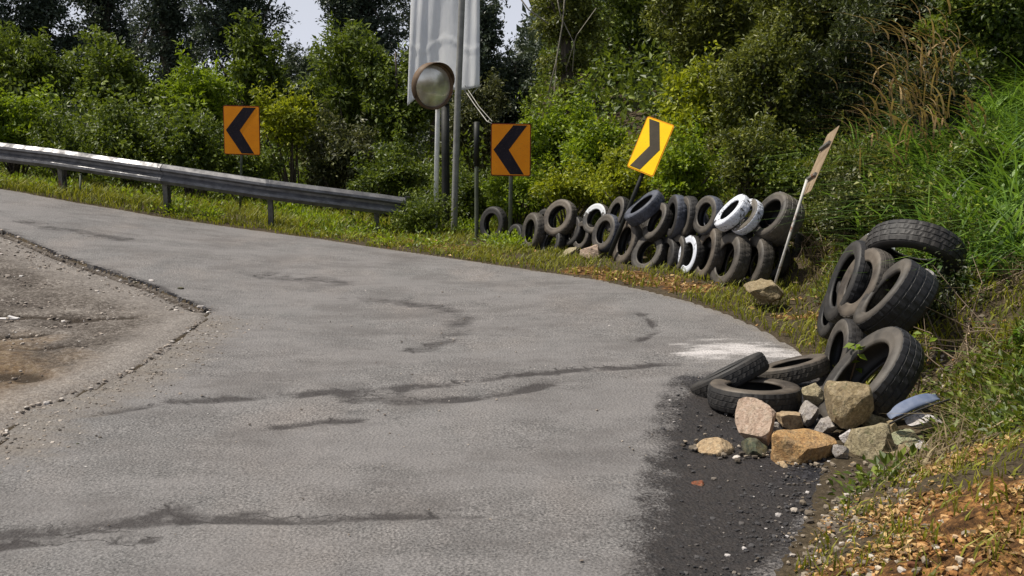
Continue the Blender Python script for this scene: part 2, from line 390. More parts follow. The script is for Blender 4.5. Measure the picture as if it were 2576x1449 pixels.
sw = b.math('ADD', b.math('MULTIPLY', b.attr('streak'), b.ramp(b.noise(2.3, 4, .7), [(.36, .25), (.62, 1.0)])), b.math('MULTIPLY', b.math('SUBTRACT', b.noise(13, 6, .8, st=(.5, 1.5, 1)), .5), 1.2))
ve = b.n.new('ShaderNodeTexVoronoi'); ve.feature = 'DISTANCE_TO_EDGE'; ve.inputs['Scale'].default_value = 2.6
vm = b.n.new('ShaderNodeMapping'); vm.inputs['Scale'].default_value = (.45, 1.6, 1); va = b.n.new('ShaderNodeVectorMath'); vn_ = b.n.new('ShaderNodeTexNoise'); vn_.inputs['Scale'].default_value = 5; vn_.inputs['Detail'].default_value = 5
b.l(b.tc.outputs['Object'], vn_.inputs['Vector']); vs = b.n.new('ShaderNodeVectorMath'); vs.operation = 'SCALE'; vs.inputs['Scale'].default_value = .35; b.l(vn_.outputs['Color'], vs.inputs[0])
b.l(b.tc.outputs['Object'], va.inputs[0]); b.l(vs.outputs[0], va.inputs[1]); b.l(va.outputs[0], vm.inputs[0]); b.l(vm.outputs[0], ve.inputs['Vector'])
crack = b.math('MULTIPLY', b.ramp(ve.outputs['Distance'], [(.0, 1.0), (.03, 0.0)]), b.ramp(b.attr('streak'), [(.12, 0.0), (.45, .9)]))
c = b.mix(crack, c, (.022, .019, .018))
c = b.mix(b.math('MULTIPLY', b.ramp(sw, [(.25, 0.0), (.85, 1.0)]), .85), c, (.036, .031, .030))
c = b.mix(b.math('MULTIPLY', masked('dirt', .40, .95, brk), .8), c, b.ramp(brk2, [(.3, (.115, .095, .075)), (.7, (.26, .23, .195))]))
c = b.mix(b.math('MULTIPLY', b.ramp(b.math('ADD', b.attr('pale_tint'), b.math('ADD', b.math('MULTIPLY', b.math('SUBTRACT', b.noise(3.5, 6, .75, st=(.5, 1.5, 1)), .5), 2.2), b.math('MULTIPLY', b.math('SUBTRACT', b.noise(30, 4, .8), .5), .8))), [(.45, 0.0), (1.1, 1.0)]), .85), c, (.60, .57, .56))
b.col(c); b.rough(b.mix(patch, b.ramp(b.noise(1.2, 3), [(.3, .72), (.7, .9)]), .55)); b.b.inputs['Specular IOR Level'].default_value = .35
b.bump(b.math('ADD', b.math('MULTIPLY', grit, .8), fine), .75, .012)
M_asph = b.m
# ground
b = NB('ground_soil')
n1 = b.noise(2.2, 7, .65); n2 = b.noise(18, 6, .7); n3 = b.noise(55, 4, .7)
soil = b.mix(n2, b.ramp(n1, [(.3, (.030, .022, .013)), (.7, (.085, .060, .035))]), b.ramp(b.noise(26, 6, .8), [(.38, (.025, .020, .012)), (.55, (.09, .072, .045)), (.68, (.21, .17, .115))]))
gr = b.ramp(b.math('ADD', b.math('MULTIPLY', b.noise(30, 6, .85), .8), b.math('MULTIPLY', n1, .30)), [(.42, (.036, .030, .025)), (.55, (.115, .098, .084)), (.68, (.32, .29, .26))])
gb = b.ramp(n2, [(.3, (.06, .034, .014)), (.5, (.17, .105, .048)), (.7, (.33, .25, .15))])
gr = b.mix(b.ramp(b.math('ADD', b.attr('brown'), b.math('MULTIPLY', b.math('SUBTRACT', n1, .5), 1.0)), [(.3, 0.0), (.8, .9)]), gr, gb)
gr = b.mix(b.math('MULTIPLY', b.ramp(b.math('ADD', b.attr('rim'), b.math('MULTIPLY', b.math('SUBTRACT', n2, .5), .9)), [(.3, 0.0), (.9, 1.0)]), .7), gr, b.ramp(n3, [(.35, (.16, .14, .125)), (.65, (.42, .39, .36))]))
c = b.mix(b.ramp(b.attr('gravel'), [(.4, 0.0), (.6, 1.0)]), soil, gr)
li = b.ramp(b.math('ADD', b.math('MULTIPLY', b.noise(11, 8, .8), .8), b.math('MULTIPLY', n3, .2)), [(.40, (.022, .012, .006)), (.51, (.11, .055, .02)), (.59, (.34, .17, .055)), (.72, (.50, .34, .16))])
c = b.mix(b.ramp(b.math('ADD', b.attr('litter'), b.math('MULTIPLY', b.math('SUBTRACT', n1, .5), 1.2)), [(.35, 0.0), (.7, 1.0)]), c, li)
c = b.mix(b.math('MULTIPLY', b.ramp(b.math('ADD', b.attr('rut'), b.math('MULTIPLY', b.math('SUBTRACT', n2, .5), 1.0)), [(.4, 0.0), (.85, 1.0)]), .85), c, (.035, .026, .018))
b.col(c); b.rough(.95); b.b.inputs['Specular IOR Level'].default_value = .2
b.bump(b.math('ADD', n2, b.math('MULTIPLY', n3, .5)), .7, .04)
M_ground = b.m

# ------------------------------------------------------------------ ground sheet
def axis(a, b_, step, lo, hi, g=1.16):
    mid_ = list(np.arange(a, b_, step)); s_ = step; x = a; left = []
    while x > lo: s_ *= g; x -= s_; left.append(x)
    s_ = step; x = mid_[-1]; right = []
    while x < hi: s_ *= g; x += s_; right.append(x)
    return np.array(left[::-1] + mid_ + right)
def grid_mesh(xs, ys):
    X, Yg = np.meshgrid(xs, ys); nx, ny = len(xs), len(ys)
    i = np.arange(nx - 1)[None] + np.arange(ny - 1)[:, None] * nx
    return X.ravel(), Yg.ravel(), np.stack([i, i + 1, i + 1 + nx, i + nx], -1).reshape(-1, 4)
xs = axis(-9.0, 6.0, .065, -700, 700); ys = axis(3.0, 19.0, .065, -60, 900)
gx, gy, gq = grid_mesh(xs, ys)
gz = T(gx, gy)
rin = inside(gx, gy, ROAD); rd = seg_dist(gx, gy, ROAD + [ROAD[0]])
gz = gz - rin * 0.07 * ss(0.02, .16, rd)
ind = inside(gx, gy, DIRT)
lo_d = seg_dist(gx, gy, inner_lo); hi_d = seg_dist(gx, gy, inner_hi + [li_far])
edge_n = fbm(gx * 3, gy * 3, 4, 9)
gz = gz + ind * (0.035 * ss(.0, .12, lo_d) * (1 - ss(.2, .7, lo_d)) + (edge_n - .47) * .10 * ss(.1, .5, rd) + 0.02 * ss(.1, .8, rd) - 0.03 * (1 - ss(.02, .22, hi_d)))
outn = ~rin & ~ind
gz = gz + outn * (gx > .5) * (gy < 8) * ((fbm(gx * 7, gy * 7, 3, 51) - .44) * .14) * ss(0, .3, rd)
gz = gz + outn * (fbm(gx * 4, gy * 4, 3, 3) - .4) * .05 * ss(0.0, .4, rd)
def blobs(x, y, L):
    m = np.zeros(np.shape(x))
    for (u, v, r) in L:
        p = hit(u, v); m = np.maximum(m, 1 - ss(.35 * r, r, np.hypot(x - p[0], y - p[1])))
    return m
LIT = [(2420, 1160, .35), (2480, 1280, .5), (2340, 1380, .5), (2540, 1400, .5), (2200, 1430, .3), (2280, 1300, .28), (2120, 1449, .22), (2500, 1130, .3), (2100, 1530, .3), (2400, 1500, .6),
       (1480, 682, .45), (1560, 694, .5), (1650, 708, .5), (1740, 725, .45), (1130, 625, .5), (1060, 610, .4), (2060, 800, .28), (1980, 800, .2)]
litter = blobs(gx, gy, LIT)
GREEN = [(2000, 830, .3), (2050, 860, .25), (1930, 790, .3), (1850, 750, .3), (2060, 1330, .14), (2130, 1240, .14), (2170, 1300, .14), (2250, 1350, .16), (2180, 1420, .14), (2400, 1240, .14), (2560, 1200, .2), (2380, 1410, .12), (2480, 1440, .12), (2200, 1290, .12), (2110, 1290, .16), (2080, 1360, .18), (2150, 1220, .14), (2040, 1420, .16), (2230, 1210, .16), (2420, 1090, .3), (2540, 1060, .4), (2350, 1130, .2), (2100, 1449, .14), (2330, 1250, .12), (2300, 1449, .12), (2480, 1340, .1)]
rut_lines = [W([(0, 797), (120, 805), (250, 808), (330, 806)]), W([(0, 880), (60, 885)]), W([(90, 882), (200, 880)]), W([(0, 850), (110, 845)]), inner_hi,
             W([(0, 950), (40, 945), (80, 955)])]
rut = np.zeros_like(gx)
for k, L in enumerate(rut_lines): rut = np.maximum(rut, 1 - ss(.02, .13 if k < 4 else .20, seg_dist(gx, gy, L)))
gz = gz - ind * rut * .035
browny = .62 * (1 - ss(0.0, 1.3, seg_dist(gx, gy, W([(-60, 890), (0, 950), (0, 1000)])))) * ind
me = np_mesh('ground', np.c_[gx, gy, gz], gq, True, {'litter': litter, 'gravel': ind * 1.0, 'rut': rut * ind, 'brown': browny, 'rim': ind * np.maximum(1 - ss(.05, .75, lo_d), .8 * (1 - ss(.25, 1.2, hi_d)))})
tag(link('ground', me, M_ground), kind='structure')

# ------------------------------------------------------------------ road sheet
xs = np.arange(-14, 3.2, .06); ys = np.concatenate([np.arange(-8, 2.6, .4), np.arange(2.8, 24, .06)])
xs = np.concatenate([np.arange(-40, -14, .5), xs])
rx, ry, rq = grid_mesh(xs, ys)
cx_, cy_ = rx[rq].mean(1), ry[rq].mean(1)
jr = lambda x, y: (fbm(x * 4, y * 4, 3, 21) - .45) * .12
keep = inside(cx_, cy_, ROAD); rq = rq[keep]
used = np.zeros(len(rx), bool); used[rq.ravel()] = True; idx = np.cumsum(used) - 1
rx, ry, rq = rx[used], ry[used], idx[rq]
bd = np.array(ROAD + [ROAD[0]]); out_v = ~inside(rx, ry, ROAD)
for k in np.nonzero(out_v)[0]:
    x, y = rx[k], ry[k]; a = bd[:-1]; d = bd[1:] - a; t = np.clip(((x - a[:, 0]) * d[:, 0] + (y - a[:, 1]) * d[:, 1]) / ((d ** 2).sum(1) + 1e-12), 0, 1)
    q = a + d * t[:, None]; m = np.argmin((q[:, 0] - x) ** 2 + (q[:, 1] - y) ** 2)
    if np.hypot(q[m, 0] - x, q[m, 1] - y) < .09: rx[k], ry[k] = q[m] + np.array([jr(x, y), jr(y, x)]) * .35
rz = T0(rx, ry) + 0.004
rel = (fbm(rx * 1.1, ry * 1.8, 4, 31) - .47) * .035
near_edge = seg_dist(rx, ry, ROAD + [ROAD[0]])
rz = rz + rel * ss(.1, .6, near_edge)
def nz(L, amp=6, n=6):
    out = []
    for (a, b2) in zip(L[:-1], L[1:]):
        for k in range(n):
            t = k / n; out.append((a[0] + (b2[0] - a[0]) * t + random.uniform(-amp, amp), a[1] + (b2[1] - a[1]) * t + random.uniform(-amp, amp) * .35))
    return out + [L[-1]]
streaks = [([(-60, 1355), (150, 1340), (330, 1318), (480, 1302)], .055), ([(330, 1318), (400, 1290), (450, 1278), (480, 1292)], .045), ([(480, 1304), (700, 1308), (900, 1300), (1200, 1298)], .03),
           ([(560, 1300), (640, 1286), (700, 1282)], .02), ([(-60, 1385), (100, 1368), (380, 1362)], .03),
           ([(440, 1008), (700, 995), (860, 985), (1100, 968), (1250, 945), (1450, 928), (1700, 912)], .055), ([(860, 985), (900, 1005), (1000, 985)], .07),
           ([(700, 1075), (780, 1060), (900, 1055)], .04), ([(1160, 800), (1130, 850), (1050, 880)], .09), ([(1010, 760), (1100, 770), (1170, 800)], .09), ([(680, 690), (760, 700), (860, 712)], .16), ([(900, 750), (1000, 755)], .12),
           ([(1610, 790), (1640, 810), (1650, 835), (1600, 860)], .03), ([(250, 1045), (380, 1020)], .025), ([(330, 935), (420, 938)], .03), 
           ([(1000, 1010), (1200, 1000), (1400, 960)], .06), ([(60, 560), (300, 600)], .12)]
st = np.zeros_like(rx)
for L, wd in streaks:
    st = np.maximum(st, (1 - ss(0.0 * wd, 2.6 * wd, seg_dist(rx, ry, W(nz(L))))) * (1.35 if wd < .09 else .9))
hi_s = (1 - ss(0.0, .16, seg_dist(rx, ry, inner_hi))) * 1.0
st = np.maximum(st, hi_s)
fresh_poly = W([(1700, 955), (1850, 925), (2080, 940), (2160, 1100), (2120, 1250), (2060, 1330), (1960, 1449), (1940, 1620), (1560, 1620), (1580, 1400), (1640, 1200), (1650, 1080)])
fd = seg_dist(rx, ry, fresh_poly + [fresh_poly[0]]); fi = inside(rx, ry, fresh_poly)
fresh = np.where(fi, .5 + .5 * ss(0, .30, fd), .5 - .5 * ss(0, .22, fd))
muddy = np.maximum(1 - ss(.3, .9, seg_dist(rx, ry, W([(1640, 1000), (1680, 1200), (1700, 1449)]))), .8 * (1 - ss(.1, .5, seg_dist(rx, ry, W([(1850, 1080), (2000, 1110)])))))
muddy = np.maximum(muddy, 1 - ss(.1, .4, seg_dist(rx, ry, W([(2050, 1250), (2000, 1340), (1900, 1430)]))))
pale_tint = (1 - ss(.0, .55, seg_dist(rx, ry, W([(1770, 885), (1850, 878), (1960, 893)])))) * .85  # pale whitish patch across the road, strongest along its middle
pale_tint = np.maximum(pale_tint, .55 * (1 - ss(.02, .2, seg_dist(rx, ry, W([(1700, 868), (1830, 852), (1960, 870)])))))
dirt = .85 * (1 - ss(0, .9, seg_dist(rx, ry, inner_lo + [(-4.6, 5.2)])))
dirt = np.maximum(dirt, .75 * (1 - ss(0, .25, seg_dist(rx, ry, outer[:20]))))
rz = rz - .012 * np.clip(st, 0, 1) * ss(.05, .3, near_edge) - .012 * ss(.4, .7, fresh)
me = np_mesh('road', np.c_[rx, ry, rz], rq, True, {'streak': st, 'fresh': fresh, 'muddy': muddy, 'pale_tint': pale_tint, 'dirt': dirt})
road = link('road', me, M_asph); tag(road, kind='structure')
# edge skirt of the asphalt layer
e = {}
for q in rq:
    for a, c2 in zip(q, np.roll(q, -1)):
        k = (min(a, c2), max(a, c2)); e[k] = None if k in e else (a, c2)
be = [v for v in e.values() if v is not None]
V = []; Q = []
for a, c2 in be:
    n = len(V); V += [(rx[a], ry[a], rz[a]), (rx[c2], ry[c2], rz[c2]), (rx[c2], ry[c2], rz[c2] - .09), (rx[a], ry[a], rz[a] - .09)]; Q.append((n, n + 3, n + 2, n + 1))
sk = np_mesh('asphalt_edge', V, Q); sko = link('asphalt_edge', sk, M_asph, road)

# ------------------------------------------------------------------ leaves, grass
def unit(a): return a / (np.linalg.norm(a, axis=-1, keepdims=True) + 1e-9)
def leaf_arrays(P, D, N, L, Wd):
    """diamond leaves: point, direction, normal, length, width"""
    D = unit(D); S_ = unit(np.cross(D, N)); N = np.cross(S_, D)
    L = L[:, None]; Wd = Wd[:, None]
    a = P; b_ = P + D * L * .45 + S_ * Wd * .5 + N * Wd * .12; c_ = P + D * L - N * L * .12; d = P + D * L * .45 - S_ * Wd * .5 + N * Wd * .12
    V = np.stack([a, b_, c_, d], 1).reshape(-1, 3); Q = np.arange(len(P) * 4).reshape(-1, 4)
    return V, Q
def blades(P, H, Wd, lean, az, seg=3, curve=1.0):
    """grass blades, bent; each its own island"""
    n = len(P); dirv = np.c_[np.cos(az), np.sin(az), np.zeros(n)]; side = np.c_[-np.sin(az + .5), np.cos(az + .5), np.zeros(n)]
    V = []
    for k in range(seg + 1):
        t = k / seg
        p = P + dirv * (H * lean * t ** (1 + curve))[:, None] + np.array([0, 0, 1.0]) * (H * (t - .35 * lean * t ** 2.2))[:, None]
        w_ = (Wd * (1 - t) ** .6 * (.6 + .6 * min(t * 3, 1)) + .0006)[:, None] * .5
        V += [p - side * w_, p + side * w_]
    V = np.stack(V, 1).reshape(-1, 3); m = 2 * (seg + 1); base = np.arange(n)[:, None] * m
    Q = np.concatenate([base + np.array([[2 * k, 2 * k + 1, 2 * k + 3, 2 * k + 2]]) for k in range(seg)], 1).reshape(-1, 4)
    return V, Q
def crown_arrays(cen, rad, n, leaf, r, K=None, shape='round', droop=0.0, rough_out=.35):
    """leaf clusters on many small lobes spread through the crown's volume"""
    cen = np.array(cen); rad = np.array(rad)
    K = K or int(26 + 34 * rad[0] * rad[2])
    q = unit(r.normal(size=(K, 3))); ph = r.uniform(0, 6.28, 6)
    out_ = 1 + .26 * np.sin(q @ np.array([3.1, 2.2, 1.4]) + ph[0]) + .22 * np.sin(q @ np.array([-4.2, 3.3, 5.1]) + ph[1]) + .16 * np.sin(q @ np.array([7.5, -6.0, 6.5]) + ph[2])
    q = q * (r.uniform(.12, 1.0, (K, 1)) ** .45) * out_[:, None]
    if shape == 'cone':
        q[:, 2] = r.uniform(-1, 1, K); w_ = np.sqrt(np.clip((1.05 - q[:, 2]) / 2, .05, 1)); q[:, :2] = unit(q[:, :2]) * (r.uniform(.2, 1, (K, 1))) * w_[:, None]
    lc = cen + q * rad * .78
    lr = (r.uniform(.22, 1.0, K) ** 1.6 * .34 + .10) * (rad.min()) ** .5
    nl = r.integers(0, K, n)
    d = unit(r.normal(size=(n, 3))); d[:, 2] = np.where(r.random(n) < .65, np.abs(d[:, 2]), d[:, 2])
    sh = r.uniform(.35, 1.0, n) ** .5 * (1 + rough_out * r.normal(size=n) * .5)
    st_ = np.array([1.15, 1.15, .8])
    P = lc[nl] + d * st_ * (lr[nl] * sh)[:, None]
    ax = unit(q * .7 + np.array([0, 0, .9]) + r.normal(size=(K, 3)) * .45); shoot = (r.random(K) < .45)[nl] & (r.random(n) < .55)   # shoots that stand out of the crown
    tt = r.random(n) ** 1.2; P = np.where(shoot[:, None], lc[nl] + ax[nl] * (tt * (lr[nl] * 1.2 + .28))[:, None] + r.normal(size=(n, 3)) * (.045 + .05 * (1 - tt))[:, None], P)
    N = unit(d * .6 + np.array([0, 0, .7]) + r.normal(size=(n, 3)) * .55)
    D = unit(d + r.normal(size=(n, 3)) * .8 - np.array([0, 0, 1]) * droop)
    L = leaf * r.uniform(.6, 1.35, n)
    wf = r.uniform(.30, .72); L = L * (.62 / (wf + .1)) ** .5
    return leaf_arrays(P, D, N, L, L * wf * r.uniform(.8, 1.2, n)) + (lc,)
MAXR = 3
def plant(name, u, vt, vb, wpx, Y, kind, label, cat='bush', group=None, leaf=.09, dens=1.0, shape='round', trunk=M_bark, droop=.1, seed=None):
    r = np.random.default_rng(int(abs(u * 7 + vt * 3 + Y * 11 + 5)) if seed is None else seed)
    c0 = at(u, (vt + vb) / 2, Y); s = Y / F
    rad = np.array([wpx / 2 * s, wpx / 2 * s * .85, (vb - vt) / 2 * s])
    gz_ = float(T(c0[0], c0[1])) - .05
    root = empty(name, (c0[0], c0[1], gz_), label, cat, group)
    o = np.array([c0[0], c0[1], gz_]); cen = c0 - o
    area = 4 * math.pi * ((rad[0] * rad[1] + rad[0] * rad[2] + rad[1] * rad[2]) / 3)
    leaf = leaf * .88; n = int(min(28000, dens * area * 1.75 / (leaf * leaf * .25)))
    V, Q, lc = crown_arrays(cen, rad, n, leaf, r, shape=shape, droop=droop)
    tree = cat == 'tree'
    link('crown' if tree else 'foliage', np_mesh('foliage', V, Q), LEAF[kind], root)
    mb = MB(); tr = max(.03, .045 * rad[2]) if tree else .022
    H = max(cen[2], .2)
    if tree:
        top = np.array([cen[0] + r.normal() * .1, cen[1], cen[2] + rad[2] * .7])
        pts = [np.array([0, 0, 0]) + (top) * t + np.array([math.sin(t * 5) * .06, math.cos(t * 4) * .05 - .05, 0]) for t in np.linspace(0, 1, 8)]
        mb.tube(pts, list(np.linspace(tr * 1.5, tr * .3, 8)), 7); mb.build('trunk', trunk, root); mb = MB()
        for k in range(min(12, len(lc))):
            t = r.uniform(.35, .85); a = top * t; e_ = lc[k]
            m_ = (a + e_) / 2 + np.array([0, 0, -.08]); mb.tube([a, m_, e_], [tr * .45, tr * .3, tr * .12], 5)
        mb.build('limbs', trunk, root)
    else:
        for k in range(min(14, len(lc))):
            b0 = np.array([r.normal() * .06, r.normal() * .06, 0]); m_ = (b0 + lc[k]) * .5 + np.array([0, 0, .05]); mb.tube([b0, m_, lc[k]], [tr, tr * .7, tr * .3], 5)
        mb.build('stems', trunk, root)
    return root

G_FAR = 'tall dark trees along the skyline'; G_MID = 'green trees behind the guard rail'; G_LOW = 'bushes behind the guard rail'; G_BANK = 'bushes on the bank behind the tyres'
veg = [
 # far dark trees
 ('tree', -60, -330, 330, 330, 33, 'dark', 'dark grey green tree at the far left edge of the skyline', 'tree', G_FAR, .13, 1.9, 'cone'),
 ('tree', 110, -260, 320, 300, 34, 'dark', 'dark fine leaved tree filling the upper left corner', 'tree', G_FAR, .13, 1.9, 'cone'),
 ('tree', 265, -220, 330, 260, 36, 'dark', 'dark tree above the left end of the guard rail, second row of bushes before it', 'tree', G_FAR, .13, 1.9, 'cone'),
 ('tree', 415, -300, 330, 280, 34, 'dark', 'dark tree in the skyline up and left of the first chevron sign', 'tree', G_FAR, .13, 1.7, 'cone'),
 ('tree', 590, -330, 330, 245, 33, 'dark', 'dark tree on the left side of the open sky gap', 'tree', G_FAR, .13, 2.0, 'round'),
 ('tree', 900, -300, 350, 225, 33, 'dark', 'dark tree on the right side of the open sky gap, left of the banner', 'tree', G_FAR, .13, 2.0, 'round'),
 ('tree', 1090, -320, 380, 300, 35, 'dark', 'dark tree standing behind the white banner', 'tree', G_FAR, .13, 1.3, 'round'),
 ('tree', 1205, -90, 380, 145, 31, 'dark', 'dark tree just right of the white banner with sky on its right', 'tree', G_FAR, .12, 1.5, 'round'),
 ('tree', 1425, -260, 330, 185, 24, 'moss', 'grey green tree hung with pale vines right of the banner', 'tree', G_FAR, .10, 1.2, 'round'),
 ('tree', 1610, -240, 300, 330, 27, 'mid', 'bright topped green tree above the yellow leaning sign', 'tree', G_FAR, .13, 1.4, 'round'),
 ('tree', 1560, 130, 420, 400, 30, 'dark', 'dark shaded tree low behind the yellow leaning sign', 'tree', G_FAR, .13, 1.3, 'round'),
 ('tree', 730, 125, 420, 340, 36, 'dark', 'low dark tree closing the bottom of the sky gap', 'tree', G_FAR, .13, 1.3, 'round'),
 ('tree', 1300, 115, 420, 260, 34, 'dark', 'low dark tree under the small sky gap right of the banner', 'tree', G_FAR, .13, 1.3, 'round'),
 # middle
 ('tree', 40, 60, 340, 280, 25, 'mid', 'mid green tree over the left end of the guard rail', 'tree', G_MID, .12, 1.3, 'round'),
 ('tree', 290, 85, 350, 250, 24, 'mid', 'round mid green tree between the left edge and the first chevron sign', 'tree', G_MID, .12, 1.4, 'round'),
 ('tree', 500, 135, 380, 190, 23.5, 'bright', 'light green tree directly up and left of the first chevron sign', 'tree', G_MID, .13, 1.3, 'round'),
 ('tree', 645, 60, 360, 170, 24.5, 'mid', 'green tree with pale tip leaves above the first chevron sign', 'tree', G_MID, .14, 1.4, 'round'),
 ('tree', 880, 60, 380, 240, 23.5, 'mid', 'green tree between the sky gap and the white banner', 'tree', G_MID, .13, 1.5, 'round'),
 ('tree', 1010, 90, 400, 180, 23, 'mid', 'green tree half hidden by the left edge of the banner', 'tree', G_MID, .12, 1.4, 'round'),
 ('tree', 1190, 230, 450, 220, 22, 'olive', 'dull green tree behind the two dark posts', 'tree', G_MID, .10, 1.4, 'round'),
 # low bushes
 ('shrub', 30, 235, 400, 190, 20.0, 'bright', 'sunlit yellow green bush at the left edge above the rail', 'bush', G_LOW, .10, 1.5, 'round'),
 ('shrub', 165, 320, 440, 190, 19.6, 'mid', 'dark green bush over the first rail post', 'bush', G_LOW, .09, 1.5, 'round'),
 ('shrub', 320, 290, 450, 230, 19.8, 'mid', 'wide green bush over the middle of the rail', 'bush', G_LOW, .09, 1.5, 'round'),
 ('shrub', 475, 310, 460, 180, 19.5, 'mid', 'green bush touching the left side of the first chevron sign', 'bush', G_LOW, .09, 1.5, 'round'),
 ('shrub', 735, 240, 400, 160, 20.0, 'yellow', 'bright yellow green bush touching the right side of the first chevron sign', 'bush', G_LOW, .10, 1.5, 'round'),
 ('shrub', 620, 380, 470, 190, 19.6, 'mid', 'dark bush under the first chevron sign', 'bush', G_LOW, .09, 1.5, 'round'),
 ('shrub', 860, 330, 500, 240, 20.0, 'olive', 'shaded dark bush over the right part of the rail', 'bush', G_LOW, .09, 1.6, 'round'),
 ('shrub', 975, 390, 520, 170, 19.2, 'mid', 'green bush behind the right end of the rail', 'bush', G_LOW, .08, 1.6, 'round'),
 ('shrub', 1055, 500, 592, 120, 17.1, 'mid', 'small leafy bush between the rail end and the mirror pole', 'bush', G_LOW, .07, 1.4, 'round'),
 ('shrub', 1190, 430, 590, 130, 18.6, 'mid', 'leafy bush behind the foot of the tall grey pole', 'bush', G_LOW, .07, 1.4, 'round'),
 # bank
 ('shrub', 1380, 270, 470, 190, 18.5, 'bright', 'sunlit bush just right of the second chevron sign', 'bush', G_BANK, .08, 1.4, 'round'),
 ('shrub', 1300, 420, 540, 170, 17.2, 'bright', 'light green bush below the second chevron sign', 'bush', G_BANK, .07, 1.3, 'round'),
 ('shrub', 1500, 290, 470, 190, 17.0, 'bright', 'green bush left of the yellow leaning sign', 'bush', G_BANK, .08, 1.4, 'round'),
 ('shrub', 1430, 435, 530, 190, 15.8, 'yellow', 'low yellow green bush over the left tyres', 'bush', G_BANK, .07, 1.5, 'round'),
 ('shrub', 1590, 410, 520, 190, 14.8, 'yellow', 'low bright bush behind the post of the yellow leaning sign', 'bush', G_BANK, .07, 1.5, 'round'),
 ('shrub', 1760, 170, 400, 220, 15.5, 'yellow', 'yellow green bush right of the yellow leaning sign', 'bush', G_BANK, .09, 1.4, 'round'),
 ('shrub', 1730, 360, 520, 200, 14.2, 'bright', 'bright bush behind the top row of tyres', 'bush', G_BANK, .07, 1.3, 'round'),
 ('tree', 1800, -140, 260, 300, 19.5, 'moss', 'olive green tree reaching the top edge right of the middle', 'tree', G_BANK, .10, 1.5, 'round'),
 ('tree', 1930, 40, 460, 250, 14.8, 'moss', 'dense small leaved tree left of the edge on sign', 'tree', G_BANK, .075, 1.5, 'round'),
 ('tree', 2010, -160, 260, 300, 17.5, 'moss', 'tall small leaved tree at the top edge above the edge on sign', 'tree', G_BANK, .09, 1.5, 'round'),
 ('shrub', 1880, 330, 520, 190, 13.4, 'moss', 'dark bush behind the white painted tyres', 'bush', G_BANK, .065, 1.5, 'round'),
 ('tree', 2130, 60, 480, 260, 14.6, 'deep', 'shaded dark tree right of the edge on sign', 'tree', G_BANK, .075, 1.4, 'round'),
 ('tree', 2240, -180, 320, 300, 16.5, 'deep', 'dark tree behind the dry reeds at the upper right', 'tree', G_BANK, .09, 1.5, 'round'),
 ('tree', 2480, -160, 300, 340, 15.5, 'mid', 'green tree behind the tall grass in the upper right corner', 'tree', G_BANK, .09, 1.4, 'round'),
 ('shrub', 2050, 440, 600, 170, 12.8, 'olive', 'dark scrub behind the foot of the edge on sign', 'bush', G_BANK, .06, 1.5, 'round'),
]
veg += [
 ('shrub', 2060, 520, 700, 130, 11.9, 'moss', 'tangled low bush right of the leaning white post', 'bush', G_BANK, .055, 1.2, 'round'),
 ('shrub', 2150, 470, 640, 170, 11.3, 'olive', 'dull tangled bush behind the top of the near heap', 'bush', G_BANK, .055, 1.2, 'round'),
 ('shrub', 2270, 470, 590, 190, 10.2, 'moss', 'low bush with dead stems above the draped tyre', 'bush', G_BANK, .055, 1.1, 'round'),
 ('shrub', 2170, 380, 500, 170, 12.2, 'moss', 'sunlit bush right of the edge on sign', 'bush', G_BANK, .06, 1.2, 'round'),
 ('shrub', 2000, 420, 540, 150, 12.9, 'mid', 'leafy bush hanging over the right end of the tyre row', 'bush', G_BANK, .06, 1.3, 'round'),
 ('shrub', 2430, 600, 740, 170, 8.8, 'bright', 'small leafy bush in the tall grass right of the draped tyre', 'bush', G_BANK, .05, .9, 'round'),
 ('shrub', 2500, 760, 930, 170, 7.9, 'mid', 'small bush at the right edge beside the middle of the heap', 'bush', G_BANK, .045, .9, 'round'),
 ('shrub', 2350, 700, 930, 120, 7.75, 'deep', 'dark bush added as shade between the near heap and the bank', 'bush', G_BANK, .04, 1.1, 'round'),  # added bush, its dark leaves stand for shade beside the heap
 ('shrub', 2390, 560, 680, 150, 8.9, 'moss', 'bush with hanging stems right above the draped tyre', 'bush', G_BANK, .045, 1.0, 'round'),
 ('shrub', 2400, 830, 960, 110, 7.6, 'olive', 'brownish small bush just right of the leaning brown edged tyre', 'bush', G_BANK, .04, .8, 'round'),
 ('shrub', 2470, 350, 500, 190, 10.6, 'mid', 'leafy bush inside the tall grass at the right edge', 'bush', G_BANK, .06, 1.0, 'round'),
 ('shrub', 2340, 170, 330, 180, 12.6, 'deep', 'shaded bush with the dry reeds in front of it', 'bush', G_BANK, .07, 1.4, 'round'),
]
for (nm, u, vt, vb, wp, Y, kd, lab, cat, grp, lf, dn, shp) in veg:
    plant('tree' if cat == 'tree' else 'shrub', u, vt, vb, wp, Y, kd, lab, cat, grp, lf, dn, shp)

